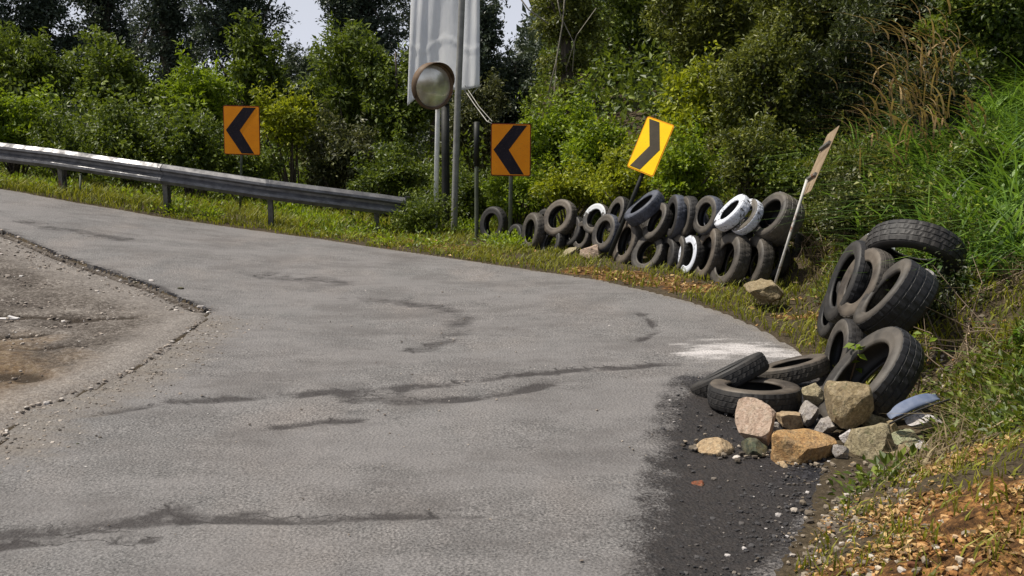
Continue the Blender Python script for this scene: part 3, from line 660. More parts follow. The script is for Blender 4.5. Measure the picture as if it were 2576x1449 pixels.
# the undergrowth that closes the view between the single trees
def undergrowth(name, n, x0, x1, y0, y1, hmin, hmax, l0, l1, mat, label, seed, f=None):
    r = np.random.default_rng(seed); x = r.uniform(x0, x1, n); y = r.uniform(y0, y1, n)
    k = np.abs(x) < y * .55 + 2
    if f is not None: k &= f(x, y)
    x, y = x[k], y[k]; h = hmin + (hmax - hmin) * np.clip((fbm(x * .55, y * .55, 4, seed) - .25) * 2, 0, 1)
    P = np.c_[x, y, T(x, y) + h * r.uniform(0, 1, len(x)) ** .6]
    D = unit(r.normal(size=P.shape)); N = unit(r.normal(size=P.shape) + np.array([0, 0, 1])); L = r.uniform(l0, l1, len(P))
    V, Q = leaf_arrays(P, D, N, L, L * .55); tag(link(name, np_mesh(name, V, Q), LEAF[mat]), label, 'wood', kind='stuff')
undergrowth('far_wood', 60000, -40, 40, 38, 62, 2.2, 4.0, .25, .55, 'dark', 'dark mass of distant wood showing between the nearer trees', 3)
undergrowth('undergrowth', 110000, -22, -.5, 20.5, 38, .8, 2.4, .07, .15, 'mid', 'dark undergrowth on the low ground behind the guard rail', 5)
undergrowth('undergrowth', 70000, -.5, 20, 15.5, 38, .5, 1.9, .08, .20, 'mid', 'green undergrowth on the bank behind the bushes', 6, lambda x, y: inside(x, y, OUT) & (seg_dist(x, y, toe) > 3.0))

# pale vines hanging in the grey tree
vn = empty('hanging_vines', at(1400, 300, 21.8), 'pale bare vines hanging in front of the grey green tree', 'vine'); o = np.array(vn.location)
for (L, rr) in [([(1425, -60), (1415, 60), (1400, 150), (1380, 235)], .018), ([(1395, -40), (1410, 40), (1445, 110), (1440, 180)], .013), ([(1290, -30), (1330, 25), (1380, 60)], .02), ([(1400, 150), (1395, 230), (1375, 290)], .012), ([(1500, 20), (1450, 90), (1425, 170)], .01)]:
    mb = MB(); mb.tube([at(u, v, 21.9 + random.uniform(-.1, .1)) - o for u, v in L], rr * .8, 5); mb.build('vine', M_bark_pale, vn)

# ---- grasses
def scatter(n, x0, x1, y0, y1, r, f):
    x = r.uniform(x0, x1, n); y = r.uniform(y0, y1, n); k = f(x, y) > r.random(n); x, y = x[k], y[k]
    return np.c_[x, y, T(x, y)]
def view(x, y): return (x < y * .50 + 2.2) & (-x < y * .50 + .8)
def offroad(x, y, a, b_):
    d = seg_dist(x, y, ROAD + [ROAD[0]]); o = ~inside(x, y, ROAD) & ~inside(x, y, DIRT); return o * ss(a, a + .12, d) * (1 - ss(b_, b_ + .4, d))
r = np.random.default_rng(21)
out_poly = OUT
# short verge grass, from the left edge to the tyres
P = scatter(150000, -10, 4, 6, 24, r, lambda x, y: view(x, y) * offroad(x, y, -.02, 2.6) * (y > 6.6) * ss(.27, .47, fbm(x * 2.2, y * 2.2, 3, 4)) * (1 - .75 * blobs(x, y, LIT)))
az = r.uniform(0, 2 * math.pi, len(P)); H = r.uniform(.05, .15, len(P)) * (1 + .9 * (P[:, 0] < -1) * (P[:, 1] > 17))
V, Q = blades(P, H, r.uniform(.006, .012, len(P)) * 1.5, r.uniform(.2, 1.0, len(P)), az, 2)
tag(link('verge_grass', np_mesh('verge_grass', V, Q), LEAF['verge']), 'short yellow green grass along the outer edge of the road', 'grass', kind='stuff')
# weeds under the rail
P = scatter(9000, -10, 0.5, 15, 22, r, lambda x, y: view(x, y) * offroad(x, y, .25, 4.0) * ss(.42, .55, fbm(x * 1.6, y * 1.6, 3, 14)))
rep = 9; Pn = np.repeat(P, rep, 0); d = unit(r.normal(size=Pn.shape)); d[:, 2] = np.abs(d[:, 2])
Pn = Pn + d * r.uniform(.02, .22, (len(Pn), 1)); L = r.uniform(.04, .09, len(Pn))
V, Q = leaf_arrays(Pn, d, unit(d * .3 + np.array([0, 0, 1.0]) + r.normal(size=Pn.shape) * .4), L, L * .5)
tag(link('low_weeds', np_mesh('low_weeds', V, Q), LEAF['bright']), 'low leafy weeds growing under and behind the guard rail', 'weeds', kind='stuff')
# ground cover on the bank behind the tyres and right of the rocks
def bankd(x, y): return inside(x, y, OUT) * seg_dist(x, y, toe)
P = scatter(190000, -1.5, 9, 3, 20, r, lambda x, y: view(x, y) * inside(x, y, OUT) * np.maximum(ss(.30, .50, fbm(x * 1.7, y * 1.7, 3, 8)) * (1 - .55 * blobs(x, y, LIT[:10])), blobs(x, y, GREEN) * ss(.36, .5, fbm(x * 5, y * 5, 3, 9))))
az = r.uniform(0, 2 * math.pi, len(P)); H = r.uniform(.04, .20, len(P)) * (.62 + .6 * ss(5, 8, P[:, 1]))
V, Q = blades(P, H, r.uniform(.006, .014, len(P)), r.uniform(.2, 1.1, len(P)), az, 2)
tag(link('bank_grass', np_mesh('bank_grass', V, Q), LEAF['verge']), 'mixed short grass on the bank at the right', 'grass', kind='stuff')
P = scatter(45000, -1.5, 7, 5, 18, r, lambda x, y: view(x, y) * (bankd(x, y) > .05) * (bankd(x, y) < 3.5) * ss(.34, .48, fbm(x * 1.4, y * 1.4, 3, 18)) * (1 - .95 * blobs(x, y, LIT[:10])))
rep = 7; Pn = np.repeat(P, rep, 0); d = unit(r.normal(size=Pn.shape)); d[:, 2] = np.abs(d[:, 2])
Pn = Pn + d * r.uniform(.02, .15, (len(Pn), 1)); L = r.uniform(.025, .065, len(Pn))
V, Q = leaf_arrays(Pn, d, unit(d * .3 + np.array([0, 0, 1.0]) + r.normal(size=Pn.shape) * .4), L, L * .55)
tag(link('bank_weeds', np_mesh('bank_weeds', V, Q), LEAF['mid']), 'low leafy creepers covering the bank behind the tyres', 'weeds', kind='stuff')
# tall grass at the right: fans of broad blades, tuft by tuft
C = scatter(7000, 1.5, 9, 5, 17, r, lambda x, y: view(x, y) * ss(.315, .36, x / y + .03 * np.sin(y * 3)) * ss(.30, .8, bankd(x, y)) * ss(5.9, 7.0, y) * ss(.34, .46, fbm(x * 1.1, y * 1.1, 3, 28)))
rp_ = 10; P = np.repeat(C, rp_, 0) + r.normal(size=(len(C) * rp_, 3)) * .035; hs = np.repeat(r.uniform(.35, 1.0, len(C)), rp_)
az = r.uniform(0, 2 * math.pi, len(P)); H = hs * r.uniform(.35, 1.05, len(P)) * (.42 + .75 * ss(6.5, 11, P[:, 1]))
V, Q = blades(P, H, r.uniform(.012, .042, len(P)), r.uniform(.5, 2.1, len(P)), az, 4)
tag(link('tall_grass', np_mesh('tall_grass', V, Q), LEAF['blade']), 'tall bright green grass growing down the bank at the right edge', 'grass', kind='stuff')
P = scatter(60000, -1, 8, 5, 16, r, lambda x, y: view(x, y) * (bankd(x, y) > .05) * (bankd(x, y) < 4) * ss(.44, .56, fbm(x * 1.9, y * 1.9, 3, 48)))
az = r.uniform(0, 2 * math.pi, len(P)); V, Q = blades(P, r.uniform(.06, .28, len(P)), r.uniform(.005, .012, len(P)), r.uniform(.6, 2.0, len(P)), az, 3)
tag(link('dead_straw', np_mesh('dead_straw', V, Q), LEAF['straw']), 'brown dead straw lying over the bank', 'straw', kind='stuff')
# dry reeds
cl = np.array([at(u, v, Y) for u, v, Y in [(2300, 330, 11.5), (2340, 250, 11.8), (2260, 380, 11.2), (2370, 170, 12.2), (2330, 120, 12), (2390, 320, 11), (2250, 250, 12), (2290, 190, 12)]])
P = np.repeat(cl, 30, 0) + r.normal(size=(30 * 8, 3)) * np.array([.22, .2, .2]); az = r.normal(math.pi * .95, 1.0, len(P))
V, Q = blades(P, r.uniform(.2, .6, len(P)), r.uniform(.014, .030, len(P)), r.uniform(.7, 1.9, len(P)), az, 5)
tag(link('dry_reeds', np_mesh('dry_reeds', V, Q), LEAF['dry']), 'orange brown dry reed blades arching out of the dark bushes at the upper right', 'reeds', kind='stuff')
# dead twigs around the near tyre heap
mb = MB()
for k in range(150):
    u, v = random.choice([(2100, 600), (2060, 680), (2150, 560), (2240, 540), (2330, 560), (2420, 800), (2400, 900), (2440, 700), (2010, 620), (2480, 620)]); p = hit(u + random.gauss(0, 30), v + random.gauss(0, 35))
    a = random.uniform(0, 6.28); L = random.uniform(.2, .6); e_ = random.uniform(.1, 1.2)
    q = p + np.array([math.cos(a) * math.cos(e_), math.sin(a) * math.cos(e_), math.sin(e_)]) * L; m_ = (p + q) / 2 + np.array([random.gauss(0, .04), 0, random.gauss(0, .04)])
    mb.tube([p, m_, q], [random.uniform(.004, .008), .004, .002], 4, False)
o = mb.build('dry_twigs', M_twig); tag(o, 'tangle of dead twigs and vines around the near tyre heap', 'twigs', kind='stuff')
# dry leaves
def litter_leaves(n, f, x0, x1, y0, y1, s0, s1, name, label, mat='litter'):
    P = scatter(n, x0, x1, y0, y1, r, f); P[:, 2] += r.uniform(.004, .035, len(P)); d = r.normal(size=P.shape); d[:, 2] *= .35
    L = r.uniform(s0, s1, len(P)); V, Q = leaf_arrays(P, d, unit(np.array([0, 0, 1.0]) + r.normal(size=P.shape) * .5), L, L * .6)
    tag(link(name, np_mesh(name, V, Q), LEAF[mat]), label, 'leaves', kind='stuff')
litter_leaves(90000, lambda x, y: view(x, y) * (y < 7.5) * inside(x, y, OUT) * (.12 + .7 * blobs(x, y, LIT[:10])) * ss(.36, .56, fbm(x * 4, y * 4, 3, 77)), .9, 5, 3, 7.5, .010, .042, 'dry_leaves', 'orange and brown dead leaves on the bank at the lower right')
litter_leaves(26000, lambda x, y: view(x, y) * offroad(x, y, .0, 1.2) * (.08 + .9 * blobs(x, y, LIT[10:])) * (y > 8), -4, 4, 8, 19, .03, .08, 'verge_dry_leaves', 'dry leaves and straw on the verge in front of the tyres')

# ------------------------------------------------------------------ tyres
TYPES = {}
def tyre_meshes(R, Wd, Ri, nb, seed):
    """tyre round local z: tread with cut blocks, two sidewalls, inner lining, all closed against each other"""
    seg = nb * 4; r_ = random.Random(seed)
    def rev(name, prof, seg, rf=None, closed=False, smooth=True):
        V = []; Fs = []; m = len(prof)
        for k in range(seg):
            a = 2 * math.pi * k / seg
            for j, (rr, z) in enumerate(prof):
                r2 = rr + (rf(k, j, z) if rf else 0); V.append((r2 * math.cos(a), r2 * math.sin(a), z))
        for k in range(seg):
            k2 = (k + 1) % seg
            for j in range(m - 1): Fs.append((k * m + j, k2 * m + j, k2 * m + j + 1, k * m + j + 1))
        me = bpy.data.meshes.new(name); me.from_pydata(V, [], Fs); me.polygons.foreach_set('use_smooth', [smooth] * len(Fs)); me.update(); return me
    h = Wd / 2; g = .0045 * R / .3
    zs = np.array([-1, -.98, -.62, -.60, -.50, -.48, -.08, -.06, .06, .08, .48, .50, .60, .62, .98, 1]) * h * .86
    dep = [1, 0, 0, 1, 1, 0, 0, 1, 1, 0, 0, 1, 1, 0, 0, 1]
    tp = [(R - .10 * R * (abs(z) / h) ** 3.5 * .55 - g * d, z) for z, d in zip(zs, dep)]
    def cut(k, j, z):
        ph = 0 if z < -.2 * h else (1 if z < .2 * h else 2)
        return -g * .9 if (k + ph) % 4 == 0 and dep[j] == 0 else 0
    tread = rev('tread', tp, seg, cut, smooth=False)
    rs = tp[0][0]
    side = [(rs, .86 * h), (rs - .02 * R, .97 * h), (rs - .10 * R, 1.0 * h), (rs - .11 * R, 1.015 * h), (rs - .13 * R, 1.015 * h), (.5 * (rs + Ri), 1.02 * h), (Ri + .07 * R, .93 * h), (Ri + .055 * R, .95 * h), (Ri + .03 * R, .92 * h), (Ri, .84 * h), (Ri - .004, .72 * h), (Ri + .03 * R, .70 * h)]
    s1 = rev('sidewall', side[::-1], 40); s2 = rev('sidewall_back', [(a, -b_) for a, b_ in side], 40)
    lin = [(Ri + .03 * R, -.70 * h), (.5 * (rs + Ri), -.90 * h), (rs - .07 * R, -.82 * h), (R - .07 * R, -.4 * h), (R - .06 * R, 0), (R - .07 * R, .4 * h), (rs - .07 * R, .82 * h), (.5 * (rs + Ri), .90 * h), (Ri + .03 * R, .70 * h)]
    ln = rev('inner_lining', lin[::-1], 40)
    return tread, s1, s2, ln
TYPES['car'] = (tyre_meshes(.31, .155, .185, 26, 1), .31)
TYPES['wide'] = (tyre_meshes(.34, .20, .215, 28, 2), .34)
TYPES['truck'] = (tyre_meshes(.42, .23, .275, 30, 3), .42)
G_ROW = 'tyres in the stacked row along the verge'; G_HEAP = 'tyres in the heap at the right of the road'
def tyre(c, n, typ, mat, label, group, scale=1.0, spin=0, side_mat=None, squash=1.0, tread_mat=None):
    """c centre, n direction the visible face looks, scale, spin about the axle"""
    (tr_, s1, s2, ln), R = TYPES[typ]
    root = empty('tyre', tuple(c), label, 'tyre', group)
    n = Vector(n).normalized(); q = n.to_track_quat('Z', 'Y'); q = q @ Quaternion((0, 0, 1), spin)
    root.rotation_mode = 'QUATERNION'; root.rotation_quaternion = q; root.scale = (scale * squash, scale / squash, scale)
    for nm, me, m in (('tread', tr_, tread_mat or mat), ('sidewall', s1, side_mat or mat), ('sidewall', s2, mat), ('inner_lining', ln, R_black)):
        link(nm, me, m, root)
    return root
def face(yaw, up):
    """direction a face looks: yaw degrees turned to the left of the camera (negative: right), up degrees"""
    a, b_ = math.radians(yaw), math.radians(up)
    return (-math.sin(a) * math.cos(b_), -math.cos(a) * math.cos(b_), math.sin(b_))
def cz(cx, cy): return ((1300 + cx / 2.342) / 1.118, (460 + cy / 2.342) / 1.118)     # from the enlarged cut of the row
def c5(cx, cy): return ((1880 + cx / 1.958) / 1.118, (560 + cy / 1.958) / 1.118)
def c6(cx, cy): return ((1700 + cx / 2.183) / 1.118, (1100 + cy / 2.183) / 1.118)
row_base = [(110, 500), (430, 560), (1020, 650), (1250, 695), (1560, 755), (1700, 800), (1900, 820), (2150, 830)]
rb = []
for cx, cy in row_base:
    u, v = cz(cx, cy); p = hit0(u, v); rb.append((u, p[1]))
def rowY(u): return float(np.interp(u, [a for a, _ in rb], [b_ for _, b_ in rb]))
def aim(c, ratio, tilt):
    """direction of a face whose outline shows as an ellipse of this flatness, its long axis tilted this much to the right"""
    to = unit(np.array([0, 0, CAMH]) - c); right = unit(np.cross(to, np.array([0, 0, -1.0]))); 
    right = unit(np.cross(np.array([0, 0, 1.0]), to)); up_ = np.cross(to, right); t = math.radians(tilt); sn = math.sqrt(1 - ratio ** 2)
    return to * ratio + sn * (-right * math.cos(t) + up_ * math.sin(t))
def tyre_face(u, v, Y, length, ratio, tilt, typ, m1, m2, label, group, spin=0, tread_mat=None, lo=.55, flip=False):
    """u, v: middle of the visible face; length: its long axis in picture pixels at that distance"""
    c = at(u, v, Y); n = aim(c, ratio, tilt)
    s_ = max(lo, length * Y / F / (2 * TYPES[typ][1])); hw = {'car': .078, 'wide': .10, 'truck': .12, 'fat': .14}[typ]
    return tyre(c - n * hw * s_, n, typ, m1, label, group, s_, spin, m2, squash=random.uniform(.93, 1.07), tread_mat=tread_mat)
TYPES['fat'] = (tyre_meshes(.31, .28, .19, 26, 4), .31)
ROW = [  # cx, cy of the face, long axis, flatness, tilt, type, material, face material, depth offset, label
 (188, 400, 205, .72, 5, 'car', R_dark, R_dark, .15, 'dark tyre standing alone just right of the green grey post'),
 (440, 445, 235, .38, 8, 'car', R_dusty, R_dusty, .08, 'narrow looking tyre right of the second chevron sign post'),
 (622, 350, 235, .66, 28, 'car', R_dusty, R_brown, .30, 'tilted tyre lying on the left group, its open face to the camera'),
 (575, 520, 190, .55, 20, 'car', R_dark, R_dark, .10, 'dark tyre at the bottom under the tilted one of the left group'),
 (865, 358, 195, .64, 24, 'car', R_dusty, R_top, .42, 'tyre with a white painted top left of the yellow sign post'),
 (925, 450, 230, .55, 18, 'car', R_blue, R_dusty, .16, 'grey tyre behind the lower part of the yellow sign post'),
 (1062, 510, 285, .42, 16, 'car', R_dusty, R_brown, .12, 'brownish tyre on the ground just right of the yellow sign post'),
 (1210, 580, 250, .66, 30, 'car', R_dark, R_dusty, .08, 'wide open tyre on the ground, second right of the yellow sign post'),
 (1175, 262, 255, .24, 50, 'wide', R_blue, R_blue, .30, 'bluish tyre tipped over on the very top beside the yellow sign post'),
 (1262, 375, 240, .42, 27, 'car', R_dark, R_dusty, .30, 'tilted dark tyre of the top row under the bluish tipped one'),
 (1372, 345, 255, .28, 6, 'car', R_blue, R_dark, .32, 'edge on bluish tyre, second in the top row'),
 (1455, 345, 250, .26, 4, 'car', R_dark, R_dusty, .34, 'edge on dark tyre, third in the top row'),
 (1590, 335, 250, .50, 14, 'car', R_blue, R_dusty, .28, 'tyre with open dark hole in the middle of the top row'),
 (1755, 300, 265, .26, 42, 'car', R_white, R_white, .28, 'white painted tyre leaning over in the top row'),
 (1850, 335, 230, .50, 36, 'car', R_white, R_half, .22, 'smaller white and blue painted tyre between the leaning white one and the last top tyre'),
 (2015, 328, 325, .44, 30, 'fat', R_blue, R_dusty, .22, 'largest tyre at the right end of the top row with pale painted tread'),
 (1330, 600, 240, .42, 10, 'car', R_dark, R_dark, .22, 'dark tyre in the bottom row right of the wide open one'),
 (1402, 595, 235, .42, 8, 'car', R_dark, R_dusty, .20, 'dark tyre in the bottom row left of the white ringed one'),
 (1478, 597, 250, .40, 10, 'car', R_dark, R_white, .14, 'bottom row tyre with a white painted ring'),
 (1590, 590, 320, .36, 13, 'car', R_dusty, R_brown, .12, 'brown tyre of the bottom row right of the white ringed one'),
 (1722, 630, 350, .44, 16, 'car', R_dusty, R_dusty, .10, 'large dusty tyre standing nearest the road in the bottom row'),
 (1888, 650, 325, .46, 13, 'car', R_dusty, R_dusty, .12, 'dusty tyre at the right end of the bottom row, beside the concrete lump'),
 (2035, 630, 240, .50, 8, 'car', R_dark, R_dark, .32, 'dark tyre behind the white leaning post'),
 (520, 400, 200, .45, 12, 'car', R_dark, R_dark, .40, 'dark tyre pushed in behind the tilted tyre of the left group'),
 (705, 440, 205, .50, 20, 'car', R_black, R_dark, .42, 'black tyre in shade right of the left group'),
 (775, 470, 190, .45, 14, 'car', R_dark, R_dusty, .34, 'dusty tyre low down between the left group and the white topped tyre'),
 (335, 490, 170, .55, 10, 'car', R_black, R_dark, .22, 'small black tyre low between the lone tyre and the left group'),
 (1000, 330, 210, .45, 20, 'car', R_black, R_dusty, .45, 'dark tyre of the top row just left of the bluish tipped one'),
 (1140, 420, 220, .40, 18, 'car', R_black, R_dark, .45, 'black tyre in shade directly under the bluish tipped one'),
 (1320, 470, 220, .40, 14, 'car', R_black, R_dark, .50, 'black tyre filling the middle of the wall below the edge on ones'),
 (1520, 440, 230, .40, 10, 'car', R_black, R_dark, .50, 'black tyre filling the middle of the wall above the white ringed one'),
 (1660, 430, 230, .40, 14, 'car', R_black, R_dark, .48, 'black tyre between the two rows under the leaning white one'),
 (1800, 480, 240, .42, 14, 'car', R_black, R_dark, .46, 'black tyre between the two rows under the smaller white and blue one'),
 (1965, 520, 250, .45, 12, 'car', R_black, R_dark, .44, 'black tyre under the largest top tyre'),
 (2140, 560, 240, .40, 12, 'car', R_dark, R_dark, .62, 'dark tyre half in the bushes right of the white leaning post'),
 (2240, 470, 230, .35, 8, 'car', R_black, R_dark, .95, 'black tyre in the bushes furthest right behind the white leaning post'),
]
for (cx, cy, ln_, ra, ti, ty, m1, m2, do, lab) in ROW:
    u, v = cz(cx, cy); tyre_face(u, v, rowY(u) + do, ln_ * 1.13 / 2.618, ra, ti, ty, m1, m2, lab, G_ROW, tread_mat=R_half if 'pale painted tread' in lab else None)
HEAP = [
 (950, 445, 470, .28, 17, 'wide', R_black, R_dark, 8.3, 'dark tyre standing upright at the back left of the near heap'),
 (1040, 455, 430, .42, 22, 'car', R_dusty, R_brown, 8.0, 'dusty tyre with an open hole standing in the back of the near heap'),
 (1335, 360, 515, .50, -78, 'wide', R_dark, R_dark, 8.1, 'big black tyre draped over the top of the near heap'),
 (1165, 500, 480, .24, 36, 'fat', R_black, R_dusty, 7.55, 'wide black tyre leaning in the middle of the near heap, its tread to the right'),
 (1035, 950, 670, .40, 37, 'truck', R_black, R_dusty, 6.6, 'large brown edged tyre leaning over the stones at the front of the near heap'),
 (915, 835, 385, .30, 10, 'car', R_dark, R_dusty, 7.6, 'narrow looking tyre at the left of the near heap, behind the large brown edged one'),
 (475, 1018, 545, .17, 90, 'car', R_dark, R_brown, 6.95, 'tyre lying flat on the asphalt'),
 (310, 935, 440, .06, 60, 'car', R_dark, R_dark, 7.35, 'tyre tipped up at the left of the flat one, seen along its tread'),
 (680, 895, 400, .14, 74, 'car', R_dusty, R_brown, 7.7, 'tyre lying behind the flat one against the heap'),
 (1160, 700, 380, .35, 30, 'car', R_black, R_black, 7.9, 'black tyre in deep shade in the middle of the near heap'),
 (1400, 560, 400, .30, 50, 'car', R_black, R_dark, 8.0, 'black tyre slumped at the right under the draped one'),
 (880, 600, 330, .30, 14, 'car', R_black, R_dark, 8.5, 'black tyre low at the far left back of the near heap'),
]
for (cx, cy, ln_, ra, ti, ty, m1, m2, Y, lab) in HEAP:
    u, v = c5(cx, cy); tyre_face(u, v, Y, ln_ / 2.189, ra, ti, ty, m1, m2, lab, G_HEAP)
u, v = c5(1035, 400); tyre_face(u, v, 8.75, 440 / 2.189, .35, 14, 'wide', R_dusty, R_dusty, 'pale painted tyre showing only its top behind the near heap', G_HEAP, tread_mat=R_top)
_p = hit(*c5(1065, 125)); tyre(_p + np.array([0, .02, .10]), face(-35, 15), 'car', R_dark, 'small dark tyre with a white patch in the bushes above the near heap', G_HEAP, .55, 0, R_half)
# blue strip cut from a tyre, lying on the stones
st_r = empty('tyre_strip', tuple(at(*c5(1350, 1150), 6.15)), 'blue grey curved strip of tyre lying on the stones', 'tyre strip')
V = []; Fs = []; n = 22
for k in range(n + 1):
    t = k / n * 2 - 1; x = t * .165; zc = .035 * (1 - t * t) ; w_ = .042 * max(.55, (1 - abs(t) ** 5)) ; hh = .022 * max(.2, 1 - abs(t) ** 4)
    for j in range(12):
        a = 2 * math.pi * j / 12; V.append((x, w_ * math.cos(a), zc + hh * math.sin(a) + (.012 * math.cos(a) ** 2)))
for k in range(n):
    for j in range(12): Fs.append((k * 12 + j, k * 12 + (j + 1) % 12, (k + 1) * 12 + (j + 1) % 12, (k + 1) * 12 + j))
Fs += [tuple(range(12))[::-1], tuple(n * 12 + j for j in range(12))]
mb = MB(); mb.add(V, Fs, True); mb.build('rubber_band', R_blueplate, st_r); st_r.rotation_euler = (math.radians(28), math.radians(-17), math.radians(14))
mb = MB(); mb.tube([(-.20, -.052, .02), (-.1, -.055, .035), (0, -.056, .042), (.1, -.055, .035), (.20, -.052, .02)], .006, 6); mb.build('bead', R_dark, st_r)

# ------------------------------------------------------------------ stones
import bmesh
def rock_mesh(seed, planes=22, blocky=.5, rough_=.05, sub=4):
    r_ = np.random.default_rng(seed); bm = bmesh.new(); bmesh.ops.create_icosphere(bm, subdivisions=sub, radius=1)
    V = np.array([v.co[:] for v in bm.verts]); 
    for k in range(planes):
        n = unit(r_.normal(size=3)); d = r_.uniform(.42, .78)
        if k < 6 and blocky > 0:
            ax = [(1, 0, 0), (-1, 0, 0), (0, 1, 0), (0, -1, 0), (0, 0, 1), (0, 0, -1)][k]; n = unit(np.array(ax) + r_.normal(size=3) * .22); d = .9 - .35 * blocky * r_.uniform(.7, 1.2)
        V = V - n[None] * np.maximum(0, V @ n - d)[:, None]
    V = V / np.abs(V).max(0)
    nn = np.zeros(len(V))
    for k in range(9):
        w_ = r_.normal(size=3) * (2 + k * 1.6); nn += np.sin(V @ w_ + r_.uniform(0, 6)) / (1 + k * .6)
    V = V * (1 + rough_ * nn[:, None] * .6)
    for v, p in zip(bm.verts, V): v.co = p
    me = bpy.data.meshes.new('stone'); bm.to_mesh(me); bm.free(); return me
def stone_at(box, Y, mat, label, seed, conv=c6, blocky=.5, depth=None, rot=0, name='stone', lean=0, group='stones heaped in front of the near tyres', planes=22, sink=0):
    x0, y0, x1, y1 = box; (u0, v0), (u1, v1) = conv(x0, y0), conv(x1, y1); s_ = Y / F
    w_, h_ = (u1 - u0) * s_ / 2, (v1 - v0) * s_ / 2
    c = at((u0 + u1) / 2, (v0 + v1) / 2, Y); me_ = rock_mesh(seed, planes, blocky); me_.transform(Matrix.Diagonal((w_ * 1.12, (depth or w_ * .9) * 1.05, h_ * 1.10, 1))); o = link(name, me_, S[mat])
    o.location = c; o.rotation_euler = (0, math.radians(lean), math.radians(rot))
    tag(o, label, 'stone', group); return o
stone_at((975, 225, 1445, 480), 5.95, 'orange', 'biggest orange stone block in front of the heap', 11, blocky=.75, depth=.17, planes=20)
stone_at((805, 65, 1065, 370), 6.2, 'pink', 'tall pinkish pointed stone left of the orange block', 5, blocky=.2, depth=.15, lean=14, planes=26)
stone_at((570, 290, 785, 432), 6.05, 'tan', 'small flat tan stone lying apart on the dark asphalt', 8, blocky=.1, depth=.10, planes=8)
stone_at((840, 300, 995, 430), 5.98, 'dark', 'dark mossy stone at the foot of the pointed stone', 21, blocky=.2, depth=.08)
stone_at((535, 545, 635, 632), 5.5, 'redbrown', 'tiny red brown stone alone on the dark asphalt', 31, blocky=.4, depth=.045)
stone_at((1060, 120, 1215, 235), 6.5, 'tan', 'small square stone behind the orange block', 41, blocky=.9, depth=.08)
stone_at((1190, 75, 1320, 205), 6.55, 'grey', 'small grey stone left of the large brown boulder', 43, blocky=.3, depth=.08)
stone_at((725, 1005, 845, 1145), 6.75, 'olive', 'yellowish mossy stone behind the tipped tyre edge', 47, conv=c5, blocky=.3, depth=.09)
stone_at((885, 975, 1140, 1245), 6.25, 'brown', 'large round brown boulder under the leaning tyre', 53, conv=c5, blocky=.15, depth=.16, planes=24)
stone_at((1060, 1040, 1265, 1150), 6.4, 'pink', 'greyish pink stone on the right of the brown boulder', 59, conv=c5, blocky=.2, depth=.11)
stone_at((1530, 85, 1725, 235), 6.35, 'olive', 'olive mossy stone on top of the square block', 61, blocky=.3, depth=.10)
stone_at((1650, 75, 1810, 170), 6.6, 'pink', 'pale pink stone under the blue strip', 67, blocky=.4, depth=.09)
stone_at((1835, 135, 2050, 265), 6.3, 'white', 'white jagged stone below the right end of the blue strip', 71, blocky=.4, depth=.11)
stone_at((1510, 205, 1795, 462), 6.0, 'olive', 'square olive block right of the orange block', 73, blocky=.85, depth=.13, rot=12, planes=18)
stone_at((1445, 228, 1560, 345), 6.1, 'white', 'small whitish stone between the orange and the olive block', 79, blocky=.3, depth=.07)
stone_at((1760, 240, 1940, 375), 6.1, 'green', 'greenish flat stone right of the square olive block', 83, blocky=.7, depth=.09)
stone_at((1600, 445, 1750, 545), 5.75, 'green', 'pale greenish stone at the edge of the leaf covered slope', 89, blocky=.5, depth=.07)
stone_at((1375, 452, 1490, 528), 5.78, 'white', 'small white stone in front of the square olive block', 97, blocky=.2, depth=.055)
stone_at((1300, 150, 1440, 260), 6.3, 'grey', 'grey stone wedged behind the orange block', 101, blocky=.4, depth=.09)
stone_at((1740, 330, 1880, 420), 5.95, 'brown', 'brown stone sunk in the slope right of the square olive block', 103, blocky=.4, depth=.08)
stone_at((1590, 340, 1745, 465), 8.6, 'grey', 'grey flat stone on the bank right of the near heap', 107, conv=c5, blocky=.6, depth=.10)
stone_at((1395, 380, 1480, 475), 7.6, 'white', 'pale knobbly stone lodged against the wide black tyre', 109, conv=c5, blocky=.1, depth=.05)
stone_at((1500, 590, 1570, 640), 6.4, 'white', 'tiny white stone beside the dark asphalt edge', 113, conv=lambda a, b_: c6(a - 190, b_ + 90), blocky=.3, depth=.03)
stone_at((785, 540, 935, 645), rowY(cz(860, 600)[0]) - .1, 'pink', 'pinkish stone at the foot of the yellow sign post', 127, conv=cz, blocky=.4, depth=.15, group='stones along the tyre row')
stone_at((655, 540, 785, 635), rowY(cz(700, 600)[0]) - .05, 'olive', 'mossy grey stone left of the pinkish one by the yellow sign post', 131, conv=cz, blocky=.4, depth=.15, group='stones along the tyre row')
stone_at((1875, 765, 2120, 905), 10.3, 'brown', 'overturned concrete lump round the foot of the white leaning post', 137, conv=cz, blocky=.8, depth=.22, name='concrete_footing', group='stones along the tyre row', planes=20, lean=12)
stone_at((465, 1235, 520, 1262), 17.1, 'white', 'white stone in the grass at the foot of the mirror pole', 139, conv=lambda a, b_: ((960 + a / 1.906) / 1.118, b_ / 1.906 / 1.118), blocky=.3, depth=.08, group='stones along the tyre row')
